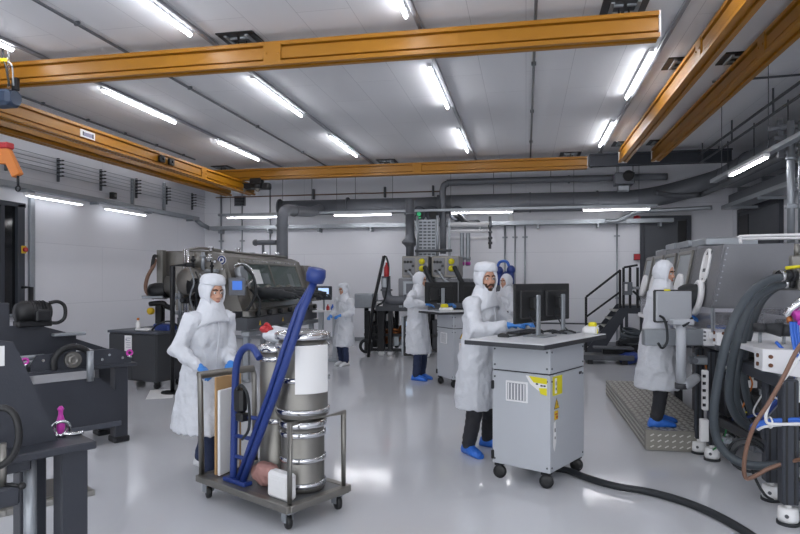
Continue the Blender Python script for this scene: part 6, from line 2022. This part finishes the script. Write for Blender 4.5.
        for x, w_, h_ in secs:
            r_ = []
            for i in range(18):
                a = 2 * PI * i / 18
                zz = max(0.0, 0.5 + 0.62 * math.sin(a))
                r_.append(g0 + Rz @ (V((x, w_ * math.cos(a) * (1.0 if math.sin(a) < 0.3 else 0.9), 0)) * s) + V((0, 0, min(1.05, zz) * h_ * s)))
            rg.append(r_)
        f.loft(rg)
        f.build(shoe_m, shoe, root)
    for k, sd in enumerate((1, -1)):
        g = MB()
        w = arms[k][2]
        dd = (hd[k] + V((0.35, 0, -0.15))).normalized()
        hand(g, w, dd, palms[k], s, 0.004, curl, -sd)
        limb(g, [w - hd[k] * 0.05 * s, w, w + dd * 0.02 * s], [0.035 * s, 0.034 * s, 0.03 * s], 12)
        skin_ob(g, 'glove', glove, root, 0.0045 if detail else 0.006, 2)
    return root


V = Vector
# bearded person at the near desk
pm = at(desk, 0.2, 0.70, 0)
ym = DA - PI / 2
inv = Matrix.Rotation(-ym, 4, 'Z') @ Matrix.Translation(-pm)
hl = inv @ at(desk, 0.36, 0.335, TZ + 0.075)
hr = inv @ at(desk, 0.04, 0.335, TZ + 0.075)
person(pm, ym, 'bearded person in white hooded coverall typing at the near grey desk', 1.015, 0.1, (-0.55, 0.05), [hl, hr], [(-0.1, 0.3, 0, 0.1), (-0.1, -0.05, 0, -0.4)], 0.43, beard=True, curl=0.35, palms=[V((0, 0, -1)), V((0, 0, -1))], cap=True, seed=1.0, voxel=0.005)

# hooded person at the further desk
pm = at(desk2, -0.42, 0.74, 0)
ym = math.radians(25) + YAW - PI / 2 + 0.55
inv = Matrix.Rotation(-ym, 4, 'Z') @ Matrix.Translation(-pm)
h1 = inv @ at(desk2, -0.05, 0.36, TZ + 0.1)
h2 = inv @ at(desk2, -0.5, 0.34, TZ + 0.1)
person(pm, ym, 'person in white hooded coverall standing behind the monitors of the further desk', 1.0, 0.05, (0.2, 0.15), [h1, h2], [(0.0, 0.1), (0.02, -0.1)], 0.44, 'trousers_navy', detail=False, voxel=0.008, seed=2.0, curl=0.4, palms=[V((0, 0, -1)), V((0, 0, -1))], pole=[V((-0.6, 0.8, -0.1)), V((-0.6, -0.8, -0.1))])

# waiting person behind the bearded one
person(cw(1.86, 10.95), math.radians(-150) + YAW, 'person in white hood standing behind the bearded person', 0.985, 0.0, (0.1, 0.05), [V((0.28, 0.12, 1.02)), V((0.28, -0.12, 1.0))], None, 0.44, 'trousers_navy', detail=False, voxel=0.008, seed=3.0)

# person standing by the coating machine
p2 = cw(-1.09, 12.1)
person(p2, math.radians(-128) + YAW, 'small person in white coverall with white shoes standing beside the lit monitor', 0.885, 0.0, (-0.15, 0.15), [V((0.26, 0.16, 0.98)), V((0.26, -0.1, 0.96))], [(0.03, 0.09), (-0.03, -0.09)], 0.42, 'trousers_navy', 'shoe_white', 'overshoe', detail=False, voxel=0.008, seed=4.0, cap=True)

# operator on the tread platform, facing the glovebox line
p6 = V((1.31, 6.66, 0.2))
person(p6, 0.12, 'operator in white hood working on the tread platform with arms at the glove ports', 0.925, 0.1, (-0.75, 0.1), [V((0.24, 0.14, 1.08)), V((0.18, -0.23, 1.1))], [(0.02, 0.1), (-0.06, -0.1)], 0.4, 'trousers_dark', detail=False, voxel=0.008, seed=5.0)
# operator's respirator-like filter disc on the glovebox behind the head is part of the glovebox line (glove port)

# pushing person with the trolley
VX = math.atan2(-0.64, 0.77) + YAW
cart = thing('steel_trolley', cw(-0.95, 4.62), VX, 'stainless steel trolley loaded with vessels and pushed by the walking person', 'trolley')
MB().bar((-0.53, -0.27, 0.15), (0.53, -0.27, 0.15), 0.06, 0.05, 0.005).bar((-0.53, 0.27, 0.15), (0.53, 0.27, 0.15), 0.06, 0.05, 0.005).bar((-0.51, -0.27, 0.15), (-0.51, 0.27, 0.15), 0.06, 0.05, 0.005).bar((0.51, -0.27, 0.15), (0.51, 0.27, 0.15), 0.06, 0.05, 0.005).build('base_frame', 'steel', cart)
B((0, 0, 0.165), (1.02, 0.52, 0.012), 0.003).build('deck', 'steel_cool', cart)
for x in (-0.46, 0.46):
    for y in (-0.23, 0.23):
        w = MB().lathe([(0.02, -0.02), (0.045, -0.018), (0.05, -0.01), (0.05, 0.01), (0.045, 0.018), (0.02, 0.02)], (x, y, 0.05), (0.4, 1, 0), 24).build('caster', 'black', cart)
        MB().box((x, y, 0.114), (0.09, 0.07, 0.02), 0.004).box((x - 0.01, y - 0.027, 0.08), (0.05, 0.008, 0.07)).box((x - 0.01, y + 0.03, 0.08), (0.05, 0.008, 0.07)).build('caster_fork', 'galv', w)
MB().tube([(-0.52, -0.25, 0.17), (-0.54, -0.25, 0.87), (-0.56, -0.25, 0.92), (-0.56, 0.25, 0.92), (-0.54, 0.25, 0.87), (-0.52, 0.25, 0.17)], 0.021, n=12, smooth=False).build('push_handle', 'steel', cart)
MB().tube([(0.5, -0.25, 0.17), (0.5, -0.25, 0.7), (0.5, 0.25, 0.7), (0.5, 0.25, 0.17)], 0.016, n=12, smooth=False).build('end_rail', 'steel', cart)


def vessel(loc, r, h, label):
    t = thing('steel_vessel', loc, 0, label, 'vessel', 'steel vessels on the trolley')
    MB().lathe([(r * 0.9, 0), (r, 0.02), (r, 0.05), (r * 0.96, 0.06), (r * 0.96, h - 0.1), (r * 0.9, h - 0.05)], O3, n=36).build('shell', 'steel', t)
    for z in (0.05, h * 0.45, h - 0.1):
        MB().lathe([(r * 0.97, -0.02), (r * 1.04, -0.014), (r * 1.04, 0.014), (r * 0.97, 0.02)], (0, 0, z), n=36).build('rib', 'chrome', t)
    MB().lathe([(r * 1.05, -0.05), (r * 1.07, -0.04), (r * 1.07, -0.012), (r * 0.95, 0.0), (r * 0.5, 0.012), (0.02, 0.012)], (0, 0, h), n=36).build('lid', 'chrome', t)
    return t


ZD = 0.172
vessel(at(cart, 0.0, 0.04, ZD), 0.12, 1.0, 'tall narrow steel vessel in the middle of the trolley behind the blue lift')
vessel(at(cart, 0.3, 0.04, ZD), 0.16, 0.5, 'lower steel vessel at the front end of the trolley under the wider one')
vessel(at(cart, 0.3, 0.04, ZD + 0.513), 0.185, 0.6, 'wide upper steel vessel with a paper sheet at the front end of the trolley')
vessel(at(cart, -0.14, 0.17, ZD), 0.06, 0.8, 'slim steel vessel behind the others on the trolley')
# sheets and cloth
q = at(cart, 0.3 + 0.2 * 0.94, 0.04 - 0.2 * 0.35, 0)
t = thing('paper_sheet', q, VX + 1.22, 'white paper sheet hung on the front steel vessel of the trolley', 'paper')
m = MB()
rg = []
for j in range(9):
    x = -0.12 + 0.24 * j / 8
    y = 2.4 * (x * x)
    rg.append([V((x, y - 0.003, 0.87)), V((x, y, 0.87)), V((x, y, 1.2)), V((x, y - 0.003, 1.2))])
m.loft(rg, smooth=False).build('sheet', 'paper', t)
t = thing('cardboard_sheet', at(cart, -0.46, -0.05, ZD), VX, 'tan cardboard sheet standing at the handle end of the trolley', 'cardboard')
MB().box((0.02, -0.02, 0.37), (0.02, 0.26, 0.74), 0.003, 0.15).build('sheet', 'card', t)
t = thing('foam_sheet', at(cart, -0.39, -0.1, ZD), VX, 'white foam sheet standing beside the cardboard on the trolley', 'foam')
MB().box((0, 0, 0.33), (0.025, 0.24, 0.64), 0.006, 0.3).build('sheet', 'white_plastic', t)
t = thing('packing_cloth', at(cart, 0.1, -0.12, ZD + 0.012), VX, 'dusty pink packing cloth lying on the trolley deck', 'cloth')
skin_ob(MB().ell((0, 0, 0.08), (0.15, 0.07, 0.08)).ell((0.12, 0.02, 0.06), (0.12, 0.06, 0.06)), 'cloth', 'pink_cloth', t, 0.014, 3, 0.02, 3.0)
t = thing('white_block', at(cart, 0.36, -0.2, ZD), VX, 'pale plastic wrapped block at the front corner of the trolley', 'block')
MB().box((0, 0, 0.09), (0.22, 0.09, 0.18), 0.02).build('block', 'white_plastic', t)
MB().box((-0.02, -0.046, 0.1), (0.12, 0.004, 0.06)).build('label', 'paper', t)
# blue drum lift standing on the deck, leaning towards the front
bl = thing('drum_lift', at(cart, -0.22, -0.2, ZD), VX, 'blue tubular drum lift leaning on the trolley between the vessels', 'hand truck')
MB().tube([(0.03, 0, 0.0), (0.05, 0, 0.6), (0.07, 0, 0.85), (0.14, 0, 0.97), (0.25, 0, 1.0), (0.34, 0, 0.93)], 0.026, n=12).build('curved_frame', 'blue', bl)
MB().tube([(0.15, 0, 0.03), (0.322, 0, 0.352), (0.508, 0, 0.69), (0.664, 0, 1.008), (0.703, 0.08, 1.275), (0.756, 0.15, 1.5)], 0.026, n=12, smooth=False).build('mast', 'blue', bl)
MB().tube([(0.09, 0, 0.03), (0.262, 0, 0.36), (0.448, 0, 0.7), (0.604, 0, 1.02), (0.65, 0.08, 1.28), (0.73, 0.15, 1.46)], 0.02, n=12, smooth=False).build('mast', 'blue', bl)
MB().lathe([(0.03, -0.05), (0.06, -0.045), (0.068, 0.0), (0.06, 0.045), (0.03, 0.05)], (0.755, 0.15, 1.51), (0.3, 0, 1), 22).build('winch', 'blue', bl)
m = MB()
for f_ in (0.15, 0.4, 0.65):
    MB().cyl((0.035, 0, 0.1 + 0.6 * f_), (0.13 + 0.34 * f_, 0.0, 0.1 + 0.62 * f_), 0.015, n=10).build('cross_bar', 'blue', bl)
MB().box((0.16, -0.03, 0.62), (0.1, 0.07, 0.18), 0.02).box((0.18, -0.03, 0.5), (0.08, 0.07, 0.06), 0.01).build('drive_box', 'black', bl)
MB().tube([(0.16, -0.06, 0.7), (0.24, -0.08, 0.74), (0.3, -0.07, 0.66), (0.3, -0.06, 0.45), (0.22, -0.06, 0.35)], 0.01).build('cable', 'rubber', bl)
MB().box((0.08, 0.0, 0.015), (0.26, 0.08, 0.03), 0.006).build('foot', 'blue', bl)
# white bag with a red handle on top of the middle vessel
q = at(cart, 0.0, 0.04, ZD + 1.014)
t = thing('white_bag', q, VX, 'white bag with a red grip lying on top of the middle steel vessel', 'bag')
skin_ob(MB().ell((0.03, 0, 0.055), (0.13, 0.1, 0.06)).ell((-0.04, 0.02, 0.06), (0.08, 0.08, 0.06)), 'sack', 'fabric', t, 0.013, 3, 0.015, 6.0)
MB().box((-0.03, -0.07, 0.1), (0.1, 0.06, 0.05), 0.018).tube([(-0.08, -0.06, 0.09), (-0.03, -0.06, 0.14), (0.03, -0.06, 0.1)], 0.012).build('red_grip', 'red', t)

pw = cw(-1.62, 5.22)
yw = VX + 0.1
inv = Matrix.Rotation(-yw, 4, 'Z') @ Matrix.Translation(-pw)
h1 = inv @ at(cart, -0.56, 0.12, 0.92)
h2 = inv @ at(cart, -0.56, -0.17, 0.92)
hdir = (h2 - V((0.1, -0.2, 1.3))).normalized()
person(pw, yw, 'person in white hooded coverall walking and pushing the loaded steel trolley', 0.95, 0.16, (-0.1, 0.15), [h1 + V((-0.1, 0, 0.045)), h2 + V((-0.1, 0, 0.045))], [(-0.2, 0.12, 0.03, 0.1), (0.16, -0.1, 0.0, 0.05)], 0.42, 'trousers_navy', 'shoe_white', curl=1.0, palms=[V((0.2, 0, -1)), V((0.2, 0, -1))], seed=7.0, voxel=0.006, cap=True)

# ---------------------------------------------------------------- put every origin at the base of its thing
bpy.context.view_layer.update()
for o in list(SC.objects):
    if o.parent or o.type not in ('EMPTY', 'MESH') or o.location.length > 1e-6:
        continue
    lo, hi = V((1e9,) * 3), V((-1e9,) * 3)

    def walk(x):
        if x.type == 'MESH':
            for c in x.bound_box:
                p = x.matrix_world @ V(c)
                for i in range(3):
                    lo[i] = min(lo[i], p[i])
                    hi[i] = max(hi[i], p[i])
        for ch in x.children:
            walk(ch)

    walk(o)
    if lo.x > 1e8:
        continue
    base = V(((lo.x + hi.x) / 2, (lo.y + hi.y) / 2, lo.z))
    if o.type == 'EMPTY':
        o.location = base
        for ch in o.children:
            ch.location = ch.location - base
    elif o.get('kind') != 'structure':
        o.data.transform(Matrix.Translation(-base))
        o.location = base
